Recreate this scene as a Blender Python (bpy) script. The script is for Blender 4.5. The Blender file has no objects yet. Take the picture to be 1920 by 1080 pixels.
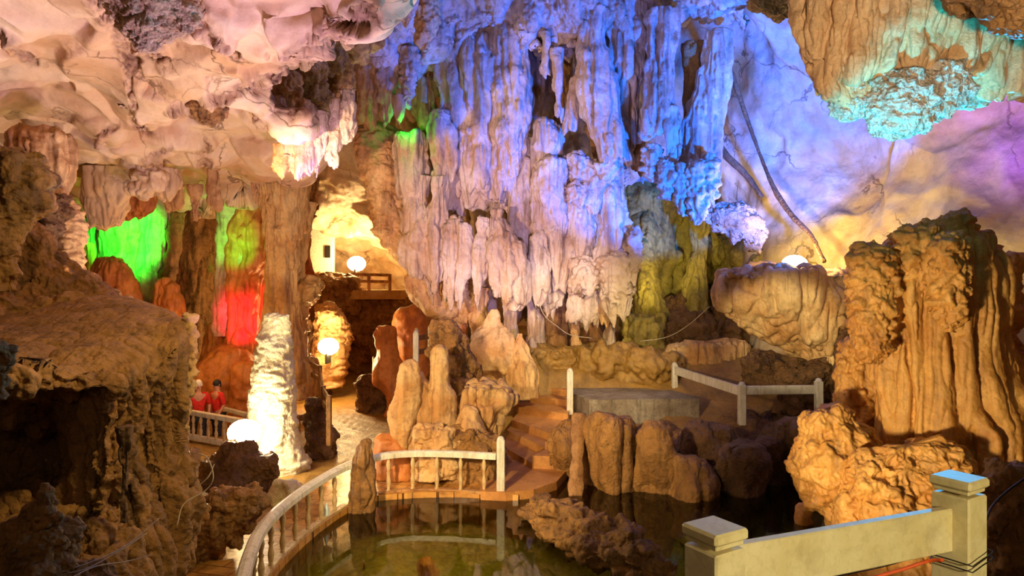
import bpy, math, random
import numpy as np
from mathutils import Vector
F = 1250.0; CZ = 3.3
C = bpy.context.scene.collection
f32 = np.float32

# ------------------------------------------------------------------ helpers
def at(px, py, d):
    """a point of the place seen at that pixel, d metres in front of the photographer"""
    return np.array([(px-960.0)*d/F, d, CZ-(py-540.0)*d/F])
def ground(px, py, z=0.0):
    d = (CZ-z)*F/(py-540.0)
    return np.array([(px-960.0)*d/F, d, z])

_T = np.random.RandomState(5).uniform(-1, 1, (64, 64, 64)).astype(f32)
def vn(p):
    """value noise, p (...,3)"""
    p = p.astype(f32)
    i = np.floor(p).astype(np.int32); f = p-i; f = f*f*(3-2*f)
    x0 = i[..., 0] & 63; y0 = i[..., 1] & 63; z0 = i[..., 2] & 63
    x1 = (x0+1) & 63; y1 = (y0+1) & 63; z1 = (z0+1) & 63
    fx, fy, fz = f[..., 0], f[..., 1], f[..., 2]
    a = _T[x0, y0, z0]*(1-fx)+_T[x1, y0, z0]*fx
    b = _T[x0, y1, z0]*(1-fx)+_T[x1, y1, z0]*fx
    c = _T[x0, y0, z1]*(1-fx)+_T[x1, y0, z1]*fx
    d = _T[x0, y1, z1]*(1-fx)+_T[x1, y1, z1]*fx
    a = a*(1-fy)+b*fy; c = c*(1-fy)+d*fy
    return a*(1-fz)+c*fz
def fbm(p, o=3):
    s = 0; a = 1.0
    for k in range(o):
        s = s+a*vn(p*(2.03**k)+k*17.3); a *= .5
    return s
def vor_facet(p, seed=0):
    """tilted facets: each cell of the rock is its own broken plane"""
    i0 = np.floor(p).astype(np.int32); ws = np.zeros(p.shape[:-1], f32); out = np.zeros(p.shape[:-1], f32)
    for dx in (-1, 0, 1):
        for dy in (-1, 0, 1):
            for dz in (-1, 0, 1):
                c = i0+np.array([dx, dy, dz])
                a, b, g = c[..., 0] & 63, c[..., 1] & 63, c[..., 2] & 63
                q = np.stack([_T[a, b, g], _T[b, g, a], _T[g, a, b]], -1)*.5+.5+c
                t = np.stack([_T[(a+9) & 63, b, g], _T[a, (b+9) & 63, g], _T[a, b, (g+9) & 63]], -1)
                w = p-q; dd = (w*w).sum(-1); v = (w*t).sum(-1)+.5*_T[(a+5) & 63, (b+7) & 63, g]
                e = np.exp(-30.0*dd); out += e*v; ws += e
    return out/(ws+1e-9)

def normals(V, wrap):
    if wrap:
        dv = np.roll(V, -1, 1)-np.roll(V, 1, 1)
    else:
        dv = np.gradient(V, axis=1)
    du = np.gradient(V, axis=0)
    n = np.cross(du, dv); l = np.linalg.norm(n, axis=-1, keepdims=True)
    return n/np.maximum(l, 1e-9)

# displacement layers: (kind, amplitude m, frequency (fx,fy,fz) per m)
def layer_value(kind, p, f, seed):
    q = p*np.array(f)+seed
    if kind == 'n': return fbm(q, 3)
    if kind == 'b':                       # rounded lobes with creases between
        w = q+.45*np.stack([vn(q*.5+31), vn(q*.5+57), 0*q[..., 0]], -1)
        return np.sqrt(np.abs(vn(w))+.003)*1.3-.75
    if kind == 'B':
        return (np.abs(fbm(q, 2)))*1.6-.5
    if kind == 'r': return .5-np.abs(fbm(q, 3))*1.6
    if kind == 'f': return vor_facet(q)
    if kind == 't':                       # horizontal terracing rings
        w = q[..., 2]+.7*vn(q*np.array([.3, .3, 1.]))
        return np.abs(np.sin(w*3.1))*.8-.4
def displace(V, wrap, layers, seed, mask=None, sign=1.0):
    h = np.array([seed*3.17 % 41, seed*7.71 % 37, seed*1.93 % 29])
    for k, (kind, amp, f) in enumerate(layers):
        n = normals(V, wrap)*sign
        a = amp*layer_value(kind, V, f, h+k*5.1)
        if mask is not None: a = a*mask
        V = V+n*a[..., None]
    return V

def ease(keys, n):
    """monotone-ish cubic interpolation of key rows, n samples, spaced by length"""
    K = np.array(keys, float)
    L = np.concatenate([[0], np.cumsum(np.linalg.norm(np.diff(K[:, :2], axis=0), axis=1)+1e-6)])
    t = np.linspace(0, L[-1], n); out = np.empty((n, K.shape[1]))
    j = np.clip(np.searchsorted(L, t, side='right')-1, 0, len(L)-2)
    h = (L[j+1]-L[j]); u = (t-L[j])/h
    m = np.zeros_like(K)
    for c in range(K.shape[1]):
        s = np.diff(K[:, c])/np.diff(L)
        mm = np.zeros(len(K)); mm[0] = s[0]; mm[-1] = s[-1]
        for i in range(1, len(K)-1):
            mm[i] = 0 if s[i-1]*s[i] <= 0 else 2*s[i-1]*s[i]/(s[i-1]+s[i])
        m[:, c] = mm
    u = u[:, None]; h = h[:, None]
    return (2*u**3-3*u**2+1)*K[j]+(u**3-2*u**2+u)*h*m[j]+(-2*u**3+3*u**2)*K[j+1]+(u**3-u**2)*h*m[j+1]

class Mesh:
    def __init__(s): s.v = []; s.q = []; s.t = []; s.n = 0
    def grid(s, V, wrap):
        a, b = V.shape[:2]
        I = np.arange(a*b).reshape(a, b)+s.n
        J = np.roll(I, -1, 1) if wrap else I[:, 1:]
        I0 = I if wrap else I[:, :-1]
        q = np.stack([I0[:-1], J[:-1], J[1:], I0[1:]], -1).reshape(-1, 4)
        s.v.append(V.reshape(-1, 3)); s.q.append(q); s.n += a*b
        return s
    def cap(s, ring_start, b, flip=False):
        c = s.n
        ring = np.concatenate([x for x in s.v])[ring_start:ring_start+b].mean(0)
        s.v.append(ring[None]); s.n += 1
        I = np.arange(b)+ring_start; J = np.roll(I, -1)
        t = np.stack([np.full(b, c), J, I] if not flip else [np.full(b, c), I, J], -1)
        s.t.append(t)
    def poly(s, verts, faces):
        v = np.array(verts, float); s.v.append(v)
        for f in faces:
            f = [i+s.n for i in f]
            if len(f) == 4: s.q.append(np.array([f]))
            else:
                for k in range(1, len(f)-1): s.t.append(np.array([[f[0], f[k], f[k+1]]]))
        s.n += len(v)
        return s
    def box(s, c, size, rot=None, bev=0.0):
        x, y, z = np.array(size)/2.0
        if bev <= 0:
            v = np.array([[sx*x, sy*y, sz*z] for sz in (-1, 1) for sy in (-1, 1) for sx in (-1, 1)])
            fs = [(0, 2, 3, 1), (4, 5, 7, 6), (0, 1, 5, 4), (2, 6, 7, 3), (0, 4, 6, 2), (1, 3, 7, 5)]
        else:
            b = bev; v = []
            for sz, zz, ins in ((-1, -z, b), (-1, -z+b, 0), (1, z-b, 0), (1, z, b)):
                X, Y = x-ins, y-ins
                for (px, py) in ((-X+b*(ins == 0), -Y), (X-b*(ins == 0), -Y), (X, -Y+b*(ins == 0)), (X, Y-b*(ins == 0)),
                                 (X-b*(ins == 0), Y), (-X+b*(ins == 0), Y), (-X, Y-b*(ins == 0)), (-X, -Y+b*(ins == 0))):
                    v.append((px, py, zz))
            v = np.array(v); fs = [tuple(range(7, -1, -1)), tuple(range(24, 32))]
            for k in range(3):
                for i in range(8):
                    j = (i+1) % 8
                    fs.append((k*8+i, k*8+j, k*8+8+j, k*8+8+i))
        if rot is not None: v = v@np.array(rot).T
        return s.poly(v+np.array(c), fs)
    def prism(s, poly, z0, z1):
        n = len(poly); v = [(x, y, z0) for x, y in poly]+[(x, y, z1) for x, y in poly]
        fs = [tuple(range(n-1, -1, -1)), tuple(range(n, 2*n))]+[(i, (i+1) % n, n+(i+1) % n, n+i) for i in range(n)]
        return s.poly(v, fs)
    def lathe(s, base, prof, seg=14):
        th = np.linspace(0, 2*np.pi, seg, endpoint=False)
        V = np.array([[[r*math.cos(a), r*math.sin(a), z] for a in th] for r, z in prof])+np.array(base)
        st = s.n; s.grid(V, True); s.cap(st, seg, False); s.cap(st+(len(prof)-1)*seg, seg, True)
        return s
    def tube(s, pts, r, seg=8, ry=None, sub=6, noise=0, lay=None, seed=0):
        K = np.array([list(p)+[rr] for p, rr in zip(pts, r if hasattr(r, '__len__') else [r]*len(pts))], float)
        P = spline(K, sub)
        T = np.gradient(P[:, :3], axis=0); T /= np.linalg.norm(T, axis=1, keepdims=True)+1e-9
        up = np.array([0, 0, 1.0]); 
        if abs(T[:, 2]).mean() > .8: up = np.array([0, 1.0, 0])
        A = np.cross(T, up); A /= np.linalg.norm(A, axis=1, keepdims=True)+1e-9
        B = np.cross(A, T)
        th = np.linspace(0, 2*np.pi, seg, endpoint=False)
        R = P[:, 3][:, None, None]; k = 1.0 if ry is None else ry
        V = P[:, None, :3]+R*(A[:, None]*np.cos(th)[None, :, None]+k*B[:, None]*np.sin(th)[None, :, None])
        if lay: V = displace(V, True, lay, seed, sign=outward(V))
        st = s.n; s.grid(V, True); s.cap(st, seg); s.cap(st+(len(V)-1)*seg, seg, True)
        return s
def outward(V):
    n = normals(V, True); c = V.mean(1, keepdims=True)
    return 1.0 if ((V-c)*n).sum() > 0 else -1.0
def spline(K, sub):
    K = np.asarray(K, float)
    if len(K) == 2:
        t = np.linspace(0, 1, max(2, sub))[:, None]; return K[0]*(1-t)+K[1]*t
    P = np.vstack([2*K[0]-K[1], K, 2*K[-1]-K[-2]]); out = []
    for i in range(1, len(P)-2):
        for t in np.linspace(0, 1, sub, endpoint=False):
            a, b, c, d = P[i-1], P[i], P[i+1], P[i+2]
            out.append(.5*((2*b)+(-a+c)*t+(2*a-5*b+4*c-d)*t*t+(-a+3*b-3*c+d)*t**3))
    out.append(K[-1]); return np.array(out)

def empty(name, loc, label=None, cat=None, group=None):
    o = bpy.data.objects.new(name, None); o.empty_display_size = .1; C.objects.link(o); o.location = [float(x) for x in loc]
    tag(o, label, cat, group); return o
def tag(o, label=None, cat=None, group=None, kind=None):
    if label: o['label'] = label
    if cat: o['category'] = cat
    if group: o['group'] = group
    if kind: o['kind'] = kind
    return o
def build(M, name, mat, parent=None, label=None, cat=None, group=None, kind=None, smooth=True, org=None):
    V = np.concatenate(M.v).astype(np.float64)
    if parent is not None:
        off = np.array(parent.location); p = parent.parent
        while p is not None: off = off+np.array(p.location); p = p.parent
        V = V-off; loc = (0, 0, 0)
    else:
        lo = V.min(0); hi = V.max(0)
        loc = np.array([(lo[0]+hi[0])/2, (lo[1]+hi[1])/2, lo[2]]) if org is None else np.array(org)
        V = V-loc
    qs = np.concatenate(M.q) if M.q else np.zeros((0, 4), int); ts = np.concatenate(M.t) if M.t else np.zeros((0, 3), int)
    me = bpy.data.meshes.new(name); me.vertices.add(len(V)); me.vertices.foreach_set('co', V.astype(f32).ravel())
    li = np.concatenate([qs.ravel(), ts.ravel()]).astype(np.int32)
    me.loops.add(len(li)); me.loops.foreach_set('vertex_index', li)
    me.polygons.add(len(qs)+len(ts))
    st = np.concatenate([np.arange(len(qs))*4, len(qs)*4+np.arange(len(ts))*3]).astype(np.int32)
    me.polygons.foreach_set('loop_start', st)
    me.polygons.foreach_set('use_smooth', np.full(len(st), smooth, bool))
    me.update(calc_edges=True); me.validate(clean_customdata=False)
    if getattr(M, 'patch', None) is not None:
        pa = me.attributes.new('patch', 'FLOAT', 'POINT'); pa.data.foreach_set('value', M.patch.astype(f32).ravel())
    me.materials.append(mat)
    o = bpy.data.objects.new(name, me); C.objects.link(o); o.location = [float(x) for x in loc]
    if parent is not None: o.parent = parent
    return tag(o, label, cat, group, kind)
_seed = [0]
def nseed():
    _seed[0] += 1; return _seed[0]

def loft(M, keys, d=None, ratio=.8, lay=(), sp=2.3, seed=None, ragged=0.0, rfreq=6.0, power=2.0, back=1.0, dmask=None, maxseg=420):
    """a standing or hanging body of stacked rings. keys: (px, py, half width px[, d])"""
    seed = nseed() if seed is None else seed
    K = [list(k)+[d] if len(k) == 3 else list(k) for k in keys]
    dm = sum(k[3] for k in K)/len(K); step = sp*dm/F
    P = np.array([list(at(k[0], k[1], k[3]))+[k[2]*k[3]/F] for k in K])
    pix = np.array([[k[0], k[1]] for k in K], float)
    Lp = np.linalg.norm(np.diff(np.c_[P[:, :3], P[:, 3:]], axis=0), axis=1).sum()
    n = int(np.clip(Lp/step, 8, 520))
    E = ease([[p[2]*1.0, p[3], p[0], p[1]] for p in P], n)    # z, r, x, y
    rmax = E[:, 1].max()
    m = int(np.clip(2*np.pi*rmax/step, 12, maxseg))
    th = np.linspace(0, 2*np.pi, m, endpoint=False)
    ct = np.cos(th); stt = np.sin(th)
    if power != 2.0:
        e = 2.0/power; ct = np.sign(ct)*np.abs(ct)**e; stt = np.sign(stt)*np.abs(stt)**e
    r = np.maximum(E[:, 1], .003)[:, None]
    V = np.stack([E[:, 2][:, None]+r*ct, E[:, 3][:, None]+r*ratio*stt, np.repeat(E[:, 0][:, None], m, 1)], -1)
    V = displace(V, True, lay, seed, sign=outward(V), mask=np.clip(r/(.25*rmax+1e-6), .15, 1.0)*np.ones((1, m)) if dmask is None else dmask)
    if ragged:
        t = np.linspace(0, 1, n)[:, None]
        if E[0, 0] < E[-1, 0]: t = 1-t
        nz = vn(np.stack([V[..., 0]*rfreq+seed, V[..., 1]*rfreq, 0*V[..., 0]+seed], -1))
        V[..., 2] -= ragged*np.clip((t-.45)/.55, 0, 1)**1.5*(nz*1.2)
    s0 = M.n; M.grid(V, True); M.cap(s0, m); M.cap(s0+(n-1)*m, m, True)
    return M
def sheet(M, ctrl, nu, nv, lay=(), seed=None, smooth=True, toward=(0, 0, 3.0), amp=None):
    """a rock surface through a net of points (px, py, d)"""
    seed = nseed() if seed is None else seed
    P = np.array([[at(*c) for c in row] for row in ctrl])
    def interp(A, n):
        k = len(A); t = np.linspace(0, k-1, n); out = []
        Q = np.concatenate([[2*A[0]-A[1]], A, [2*A[-1]-A[-2]]])
        i = np.minimum(t.astype(int), k-2); u = (t-i).reshape([-1]+[1]*(A.ndim-1))
        a, b, c, d = Q[i], Q[i+1], Q[i+2], Q[i+3]
        return .5*((2*b)+(-a+c)*u+(2*a-5*b+4*c-d)*u*u+(-a+3*b-3*c+d)*u**3)
    V = interp(P, nu); V = interp(V.transpose(1, 0, 2), nv).transpose(1, 0, 2)
    n = normals(V, False); sg = 1.0 if ((np.array(toward)-V)*n).sum() > 0 else -1.0
    mk = None if amp is None else np.interp(np.linspace(0, len(amp)-1, nu), np.arange(len(amp)), amp)[:, None]
    V = displace(V, False, lay, seed, sign=sg, mask=mk)
    return M.grid(V, False), V
def seg_mask(V, segs):
    """rough patches of the rock along short lines (px, py, px, py, radius px)"""
    X, Y = px_of(V); X = X+9*vn(V*3.1); Y = Y+9*vn(V*3.1+40); o = np.zeros(X.shape)
    for x0, y0, x1, y1, r in segs:
        dx, dy = x1-x0, y1-y0; t = np.clip(((X-x0)*dx+(Y-y0)*dy)/(dx*dx+dy*dy+1e-6), 0, 1)
        q = np.hypot(X-x0-t*dx, Y-y0-t*dy)/r; o = np.maximum(o, np.clip(1.35-q*1.25, 0, 1))
    return o*o*(3-2*o)
def px_of(V):
    return 960+V[..., 0]*F/V[..., 1], 540-(V[..., 2]-CZ)*F/V[..., 1]
# ------------------------------------------------------------------ materials
def lin(h):
    h = h.lstrip('#'); c = [int(h[i:i+2], 16)/255 for i in (0, 2, 4)]
    return tuple((x/12.92 if x <= .04045 else ((x+.055)/1.055)**2.4) for x in c)+(1,)
def nodes(name):
    m = bpy.data.materials.new(name); m.use_nodes = True; nt = m.node_tree; nt.nodes.clear()
    out = nt.nodes.new('ShaderNodeOutputMaterial'); b = nt.nodes.new('ShaderNodeBsdfPrincipled')
    nt.links.new(b.outputs[0], out.inputs[0]); return m, nt, b, out
def N(nt, t, **kw):
    n = nt.nodes.new(t)
    for k, v in kw.items():
        if k.startswith('i_'): n.inputs[k[2:].replace('_', ' ')].default_value = v
        else: setattr(n, k, v)
    return n
def ramp(nt, src, a, b, ca=(0, 0, 0, 1), cb=(1, 1, 1, 1)):
    r = nt.nodes.new('ShaderNodeValToRGB'); e = r.color_ramp.elements
    e[0].position = a; e[1].position = b; e[0].color = ca; e[1].color = cb
    nt.links.new(src, r.inputs[0]); return r.outputs[0]
def mix(nt, fac, a, b, mode='MIX'):
    m = nt.nodes.new('ShaderNodeMix'); m.data_type = 'RGBA'; m.blend_type = mode
    for i, s in ((0, fac), (6, a), (7, b)):
        if isinstance(s, (int, float, tuple)): m.inputs[i].default_value = s
        else: nt.links.new(s, m.inputs[i])
    return m.outputs[2]
def rock_mat(name, light, mid, dark, scale=1.0, streak=.5, crack=0.0, cs=1.2, bump=.5, bscale=14, rough=.48, spec=.5, vert=True, pit=0.0, dirt=.35, patch=None):
    m, nt, b, out = nodes(name); L = nt.links.new
    tc = N(nt, 'ShaderNodeTexCoord').outputs['Object']
    n1 = N(nt, 'ShaderNodeTexNoise', i_Scale=1.1*scale, i_Detail=7.0, i_Roughness=.62, i_Distortion=.4); L(tc, n1.inputs['Vector'])
    col = mix(nt, ramp(nt, n1.outputs[0], .36, .62), lin(mid), lin(light))
    mp = N(nt, 'ShaderNodeMapping'); mp.inputs['Scale'].default_value = (5*scale, 5*scale, .55*scale) if vert else (2.2*scale,)*3
    L(tc, mp.inputs[0])
    n2 = N(nt, 'ShaderNodeTexNoise', i_Scale=1.0, i_Detail=5.0, i_Roughness=.6, i_Distortion=.6); L(mp.outputs[0], n2.inputs['Vector'])
    s = ramp(nt, n2.outputs[0], .5, .72)
    ms = N(nt, 'ShaderNodeMath', operation='MULTIPLY'); L(s, ms.inputs[0]); ms.inputs[1].default_value = streak
    col = mix(nt, ms.outputs[0], col, lin(dark))
    n3 = N(nt, 'ShaderNodeTexNoise', i_Scale=9.0*scale, i_Detail=8.0, i_Roughness=.7); L(tc, n3.inputs['Vector'])
    md = N(nt, 'ShaderNodeMath', operation='MULTIPLY'); L(ramp(nt, n3.outputs[0], .5, .68), md.inputs[0]); md.inputs[1].default_value = dirt
    col = mix(nt, md.outputs[0], col, lin(dark))
    if patch:
        at_ = N(nt, 'ShaderNodeAttribute', attribute_name='patch'); L(n3.outputs[0], at_.inputs[0]) if False else None
        col = mix(nt, at_.outputs['Fac'], col, mix(nt, ramp(nt, n3.outputs[0], .38, .62), lin(patch[0]), lin(patch[1])))
    h = None
    nb = N(nt, 'ShaderNodeTexNoise', i_Scale=bscale*scale, i_Detail=9.0, i_Roughness=.68); L(tc, nb.inputs['Vector'])
    ad = N(nt, 'ShaderNodeMath', operation='MULTIPLY_ADD'); L(n2.outputs[0], ad.inputs[0]); ad.inputs[1].default_value = .6; L(nb.outputs[0], ad.inputs[2])
    h = ad.outputs[0]
    if crack:
        nw = N(nt, 'ShaderNodeTexNoise', i_Scale=1.5, i_Detail=4.0); L(tc, nw.inputs['Vector'])
        va = N(nt, 'ShaderNodeVectorMath', operation='MULTIPLY_ADD'); L(nw.outputs[1], va.inputs[0]); va.inputs[1].default_value = (1.3,)*3; L(tc, va.inputs[2])
        vo = N(nt, 'ShaderNodeTexVoronoi', feature='DISTANCE_TO_EDGE', i_Scale=cs); L(va.outputs[0], vo.inputs['Vector'])
        cr = ramp(nt, vo.outputs[0], .0, .018, (1, 1, 1, 1), (0, 0, 0, 1))
        n4 = N(nt, 'ShaderNodeTexNoise', i_Scale=.9, i_Detail=3.0); L(tc, n4.inputs['Vector'])
        mm = N(nt, 'ShaderNodeMath', operation='MULTIPLY'); L(cr, mm.inputs[0]); L(ramp(nt, n4.outputs[0], .42, .6), mm.inputs[1])
        m2 = N(nt, 'ShaderNodeMath', operation='MULTIPLY'); L(mm.outputs[0], m2.inputs[0]); m2.inputs[1].default_value = crack
        col = mix(nt, m2.outputs[0], col, lin(dark))
        sb = N(nt, 'ShaderNodeMath', operation='MULTIPLY_ADD'); L(m2.outputs[0], sb.inputs[0]); sb.inputs[1].default_value = -.8; L(h, sb.inputs[2]); h = sb.outputs[0]
    if pit:
        v2 = N(nt, 'ShaderNodeTexVoronoi', i_Scale=bscale*1.6*scale); L(tc, v2.inputs['Vector'])
        sb = N(nt, 'ShaderNodeMath', operation='MULTIPLY_ADD'); L(v2.outputs[0], sb.inputs[0]); sb.inputs[1].default_value = -pit; L(h, sb.inputs[2]); h = sb.outputs[0]
    bp = N(nt, 'ShaderNodeBump', i_Strength=bump, i_Distance=.05/max(scale, .3)); L(h, bp.inputs['Height'])
    L(bp.outputs[0], b.inputs['Normal']); L(col, b.inputs['Base Color'])
    b.inputs['Roughness'].default_value = rough; b.inputs['Specular IOR Level'].default_value = spec
    return m
def plain(name, col, rough=.5, metal=0, emit=0, ecol=None):
    m, nt, b, out = nodes(name)
    n = N(nt, 'ShaderNodeTexNoise', i_Scale=18.0, i_Detail=6.0); tc = N(nt, 'ShaderNodeTexCoord')
    nt.links.new(tc.outputs['Object'], n.inputs['Vector'])
    c = lin(col); dk = tuple(x*.62 for x in c[:3])+(1,)
    nt.links.new(mix(nt, ramp(nt, n.outputs[0], .5, .75), c, dk), b.inputs['Base Color'])
    b.inputs['Roughness'].default_value = rough; b.inputs['Metallic'].default_value = metal
    if emit:
        b.inputs['Emission Color'].default_value = lin(ecol or col); b.inputs['Emission Strength'].default_value = emit
    return m
M = {}
M['ceiling'] = rock_mat('smooth_limestone', '#e8cfaa', '#cfa474', '#5e3a1e', scale=.5, streak=.25, crack=.75, cs=.55, bump=.35, bscale=10, vert=False, dirt=.15, rough=.6, patch=('#7a5238', '#d0aa84'))
M['dome'] = rock_mat('dome_limestone', '#d8c8aa', '#b8915c', '#5c3c1e', scale=.5, streak=.35, crack=.8, cs=.5, bump=.4, bscale=12, vert=False, dirt=.2, rough=.55)
M['flow'] = rock_mat('pale_flowstone', '#e0cbb0', '#c19c74', '#63401f', streak=.75, bump=.9, rough=.5, dirt=.25)
M['flow_tan'] = rock_mat('tan_flowstone', '#e6bf84', '#c48c4e', '#5a3415', streak=.6, bump=.7, rough=.5, dirt=.4)
M['brown'] = rock_mat('brown_flowstone', '#bd8a4c', '#91632c', '#33200e', streak=.7, bump=.9, rough=.5, dirt=.5, pit=.4)
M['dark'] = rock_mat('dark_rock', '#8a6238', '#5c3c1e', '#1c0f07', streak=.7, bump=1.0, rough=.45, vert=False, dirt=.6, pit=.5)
M['orange'] = rock_mat('ochre_flowstone', '#d98c46', '#b4662c', '#48240e', streak=.5, bump=.5, rough=.45, dirt=.3)
M['giant'] = rock_mat('ochre_stalagmite', '#dca050', '#b87830', '#4a2a12', scale=1.6, streak=.5, bump=.45, bscale=12, rough=.5, dirt=.28, pit=.3)
M['near_tan'] = rock_mat('tan_fluted_stone', '#e8bd84', '#cf9a5c', '#5a3820', scale=2.0, streak=.45, bump=.8, bscale=12, rough=.55, dirt=.35)
M['coral'] = rock_mat('knobbly_calcite', '#e2cbaa', '#b78e62', '#4a2f1c', scale=1.5, streak=.3, bump=1.0, rough=.55, vert=False, dirt=.5, pit=.7)
M['olive'] = rock_mat('mossy_flowstone', '#b9a24a', '#84702c', '#2c240c', streak=.6, bump=.8, rough=.55, dirt=.5)
M['white'] = rock_mat('white_stalagmite', '#f2e9c9', '#dccb98', '#7d6c3c', scale=1.6, streak=.25, bump=1.0, bscale=12, vert=False, rough=.55, dirt=.35, pit=.3)
M['mud'] = rock_mat('wet_earth', '#b38a45', '#8c6428', '#38260c', scale=1.2, patch=('#8f8430', '#c2b650'), streak=.5, bump=.7, rough=.35, spec=.5, vert=False, dirt=.4)
M['path'] = rock_mat('wet_rippled_floor', '#c39a64', '#8f6a3c', '#33200e', scale=1.5, streak=.4, bump=1.0, bscale=7, rough=.22, spec=.6, vert=False, dirt=.4)
M['concrete'] = rock_mat('old_concrete', '#9a8a76', '#74624e', '#2f2318', scale=2.0, streak=.6, bump=.8, bscale=16, rough=.7, dirt=.55)
M['step'] = rock_mat('ochre_step_concrete', '#c98d4a', '#a86c30', '#56300f', scale=2.0, streak=.3, bump=.4, bscale=20, rough=.6, vert=False, dirt=.3)
M['paint'] = rock_mat('worn_white_paint', '#ddd6c6', '#c9bfa8', '#6b5438', scale=4.0, streak=.5, bump=.25, bscale=10, rough=.5, dirt=.22)
M['cream_paint'] = rock_mat('cream_paint', '#e9dcae', '#d9c890', '#7c6236', scale=4.0, streak=.35, bump=.2, bscale=9, rough=.45, vert=False, dirt=.18)
M['baluster'] = rock_mat('stained_plaster', '#d4b98a', '#b48d56', '#5f3c1a', scale=4.0, streak=.7, bump=.4, rough=.5, dirt=.4)
M['wood'] = rock_mat('rotten_wood', '#96692f', '#68431a', '#22140a', scale=3.0, streak=.8, bump=1.0, rough=.6, dirt=.6)
M['plank'] = rock_mat('old_plank', '#c08e58', '#8f5e32', '#3a2010', scale=4.0, streak=.6, bump=.6, rough=.6, dirt=.4)
M['wire'] = plain('grey_wire', '#b8a890', .5)
M['black_wire'] = plain('black_wire', '#1c1610', .5)
M['orange_cord'] = plain('orange_cord', '#f0642a', .5)
M['iron'] = plain('dark_iron', '#3a342c', .5, .6)
M['wall_paint'] = plain('limewashed_wall', '#efe4cc', .8)
M['back_tan'] = rock_mat('tan_plaster_wall', '#d9b06e', '#c2904a', '#6b4116', scale=1.0, streak=.4, bump=.3, rough=.7, dirt=.2)
M['window_dark'] = plain('dark_window', '#2a241c', .3)
M['skin'] = plain('skin', '#c89070', .5)
M['red_cloth'] = plain('red_cloth', '#d8281c', .8)
M['dark_cloth'] = plain('dark_cloth', '#28303c', .8)
M['hair'] = plain('dark_hair', '#1c1410', .7)
M['cap'] = plain('pale_cap', '#d8cfc4', .8)
M['bottle'] = plain('clear_plastic', '#cfe4e8', .2)
M['lamp'] = plain('lit_bulb', '#fff0c8', .4, 0, 60.0, '#ffdf9c')
M['lamp_white'] = plain('lit_bulb_white', '#fff6e0', .4, 0, 60.0, '#fff0d0')
# pavement of pavers
def paver_mat():
    m, nt, b, out = nodes('wet_clay_pavers'); L = nt.links.new
    tc = N(nt, 'ShaderNodeTexCoord').outputs['Object']
    mp = N(nt, 'ShaderNodeMapping'); mp.inputs['Rotation'].default_value = (0, 0, .25); L(tc, mp.inputs[0])
    br = N(nt, 'ShaderNodeTexBrick', i_Scale=1.0); br.inputs['Brick Width'].default_value = .42; br.inputs['Row Height'].default_value = .21; br.inputs['Mortar Size'].default_value = .008
    br.inputs['Color1'].default_value = lin('#cf9850'); br.inputs['Color2'].default_value = lin('#bb823c'); br.inputs['Mortar'].default_value = lin('#5b3516')
    L(mp.outputs[0], br.inputs['Vector'])
    n = N(nt, 'ShaderNodeTexNoise', i_Scale=5.0, i_Detail=7.0); L(tc, n.inputs['Vector'])
    L(mix(nt, ramp(nt, n.outputs[0], .45, .75), br.outputs[0], lin('#7a4c22')), b.inputs['Base Color'])
    ad = N(nt, 'ShaderNodeMath', operation='MULTIPLY_ADD'); L(br.outputs[1], ad.inputs[0]); ad.inputs[1].default_value = -.6; L(n.outputs[0], ad.inputs[2])
    bp = N(nt, 'ShaderNodeBump', i_Strength=.6, i_Distance=.02); L(ad.outputs[0], bp.inputs['Height']); L(bp.outputs[0], b.inputs['Normal'])
    b.inputs['Roughness'].default_value = .3; return m
M['paver'] = paver_mat()
def water_mat():
    m = bpy.data.materials.new('still_green_water'); m.use_nodes = True; nt = m.node_tree; nt.nodes.clear(); L = nt.links.new
    out = N(nt, 'ShaderNodeOutputMaterial'); g = N(nt, 'ShaderNodeBsdfGlossy'); g.inputs['Roughness'].default_value = .015
    t = N(nt, 'ShaderNodeBsdfTransparent'); t.inputs[0].default_value = (.74, .74, .30, 1)
    fr = N(nt, 'ShaderNodeFresnel', i_IOR=1.33); mx = N(nt, 'ShaderNodeMixShader')
    tc = N(nt, 'ShaderNodeTexCoord'); n = N(nt, 'ShaderNodeTexNoise', i_Scale=2.0, i_Detail=3.0); L(tc.outputs['Object'], n.inputs['Vector'])
    bp = N(nt, 'ShaderNodeBump', i_Strength=.06, i_Distance=.02); L(n.outputs[0], bp.inputs['Height'])
    L(bp.outputs[0], g.inputs['Normal']); L(bp.outputs[0], fr.inputs['Normal'])
    ml = N(nt, 'ShaderNodeMath', operation='MULTIPLY_ADD'); L(fr.outputs[0], ml.inputs[0]); ml.inputs[1].default_value = 1.15; ml.inputs[2].default_value = .02; ml.use_clamp = True
    L(ml.outputs[0], mx.inputs[0]); L(t.outputs[0], mx.inputs[1]); L(g.outputs[0], mx.inputs[2]); L(mx.outputs[0], out.inputs[0])
    return m
M['water'] = water_mat()

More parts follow.
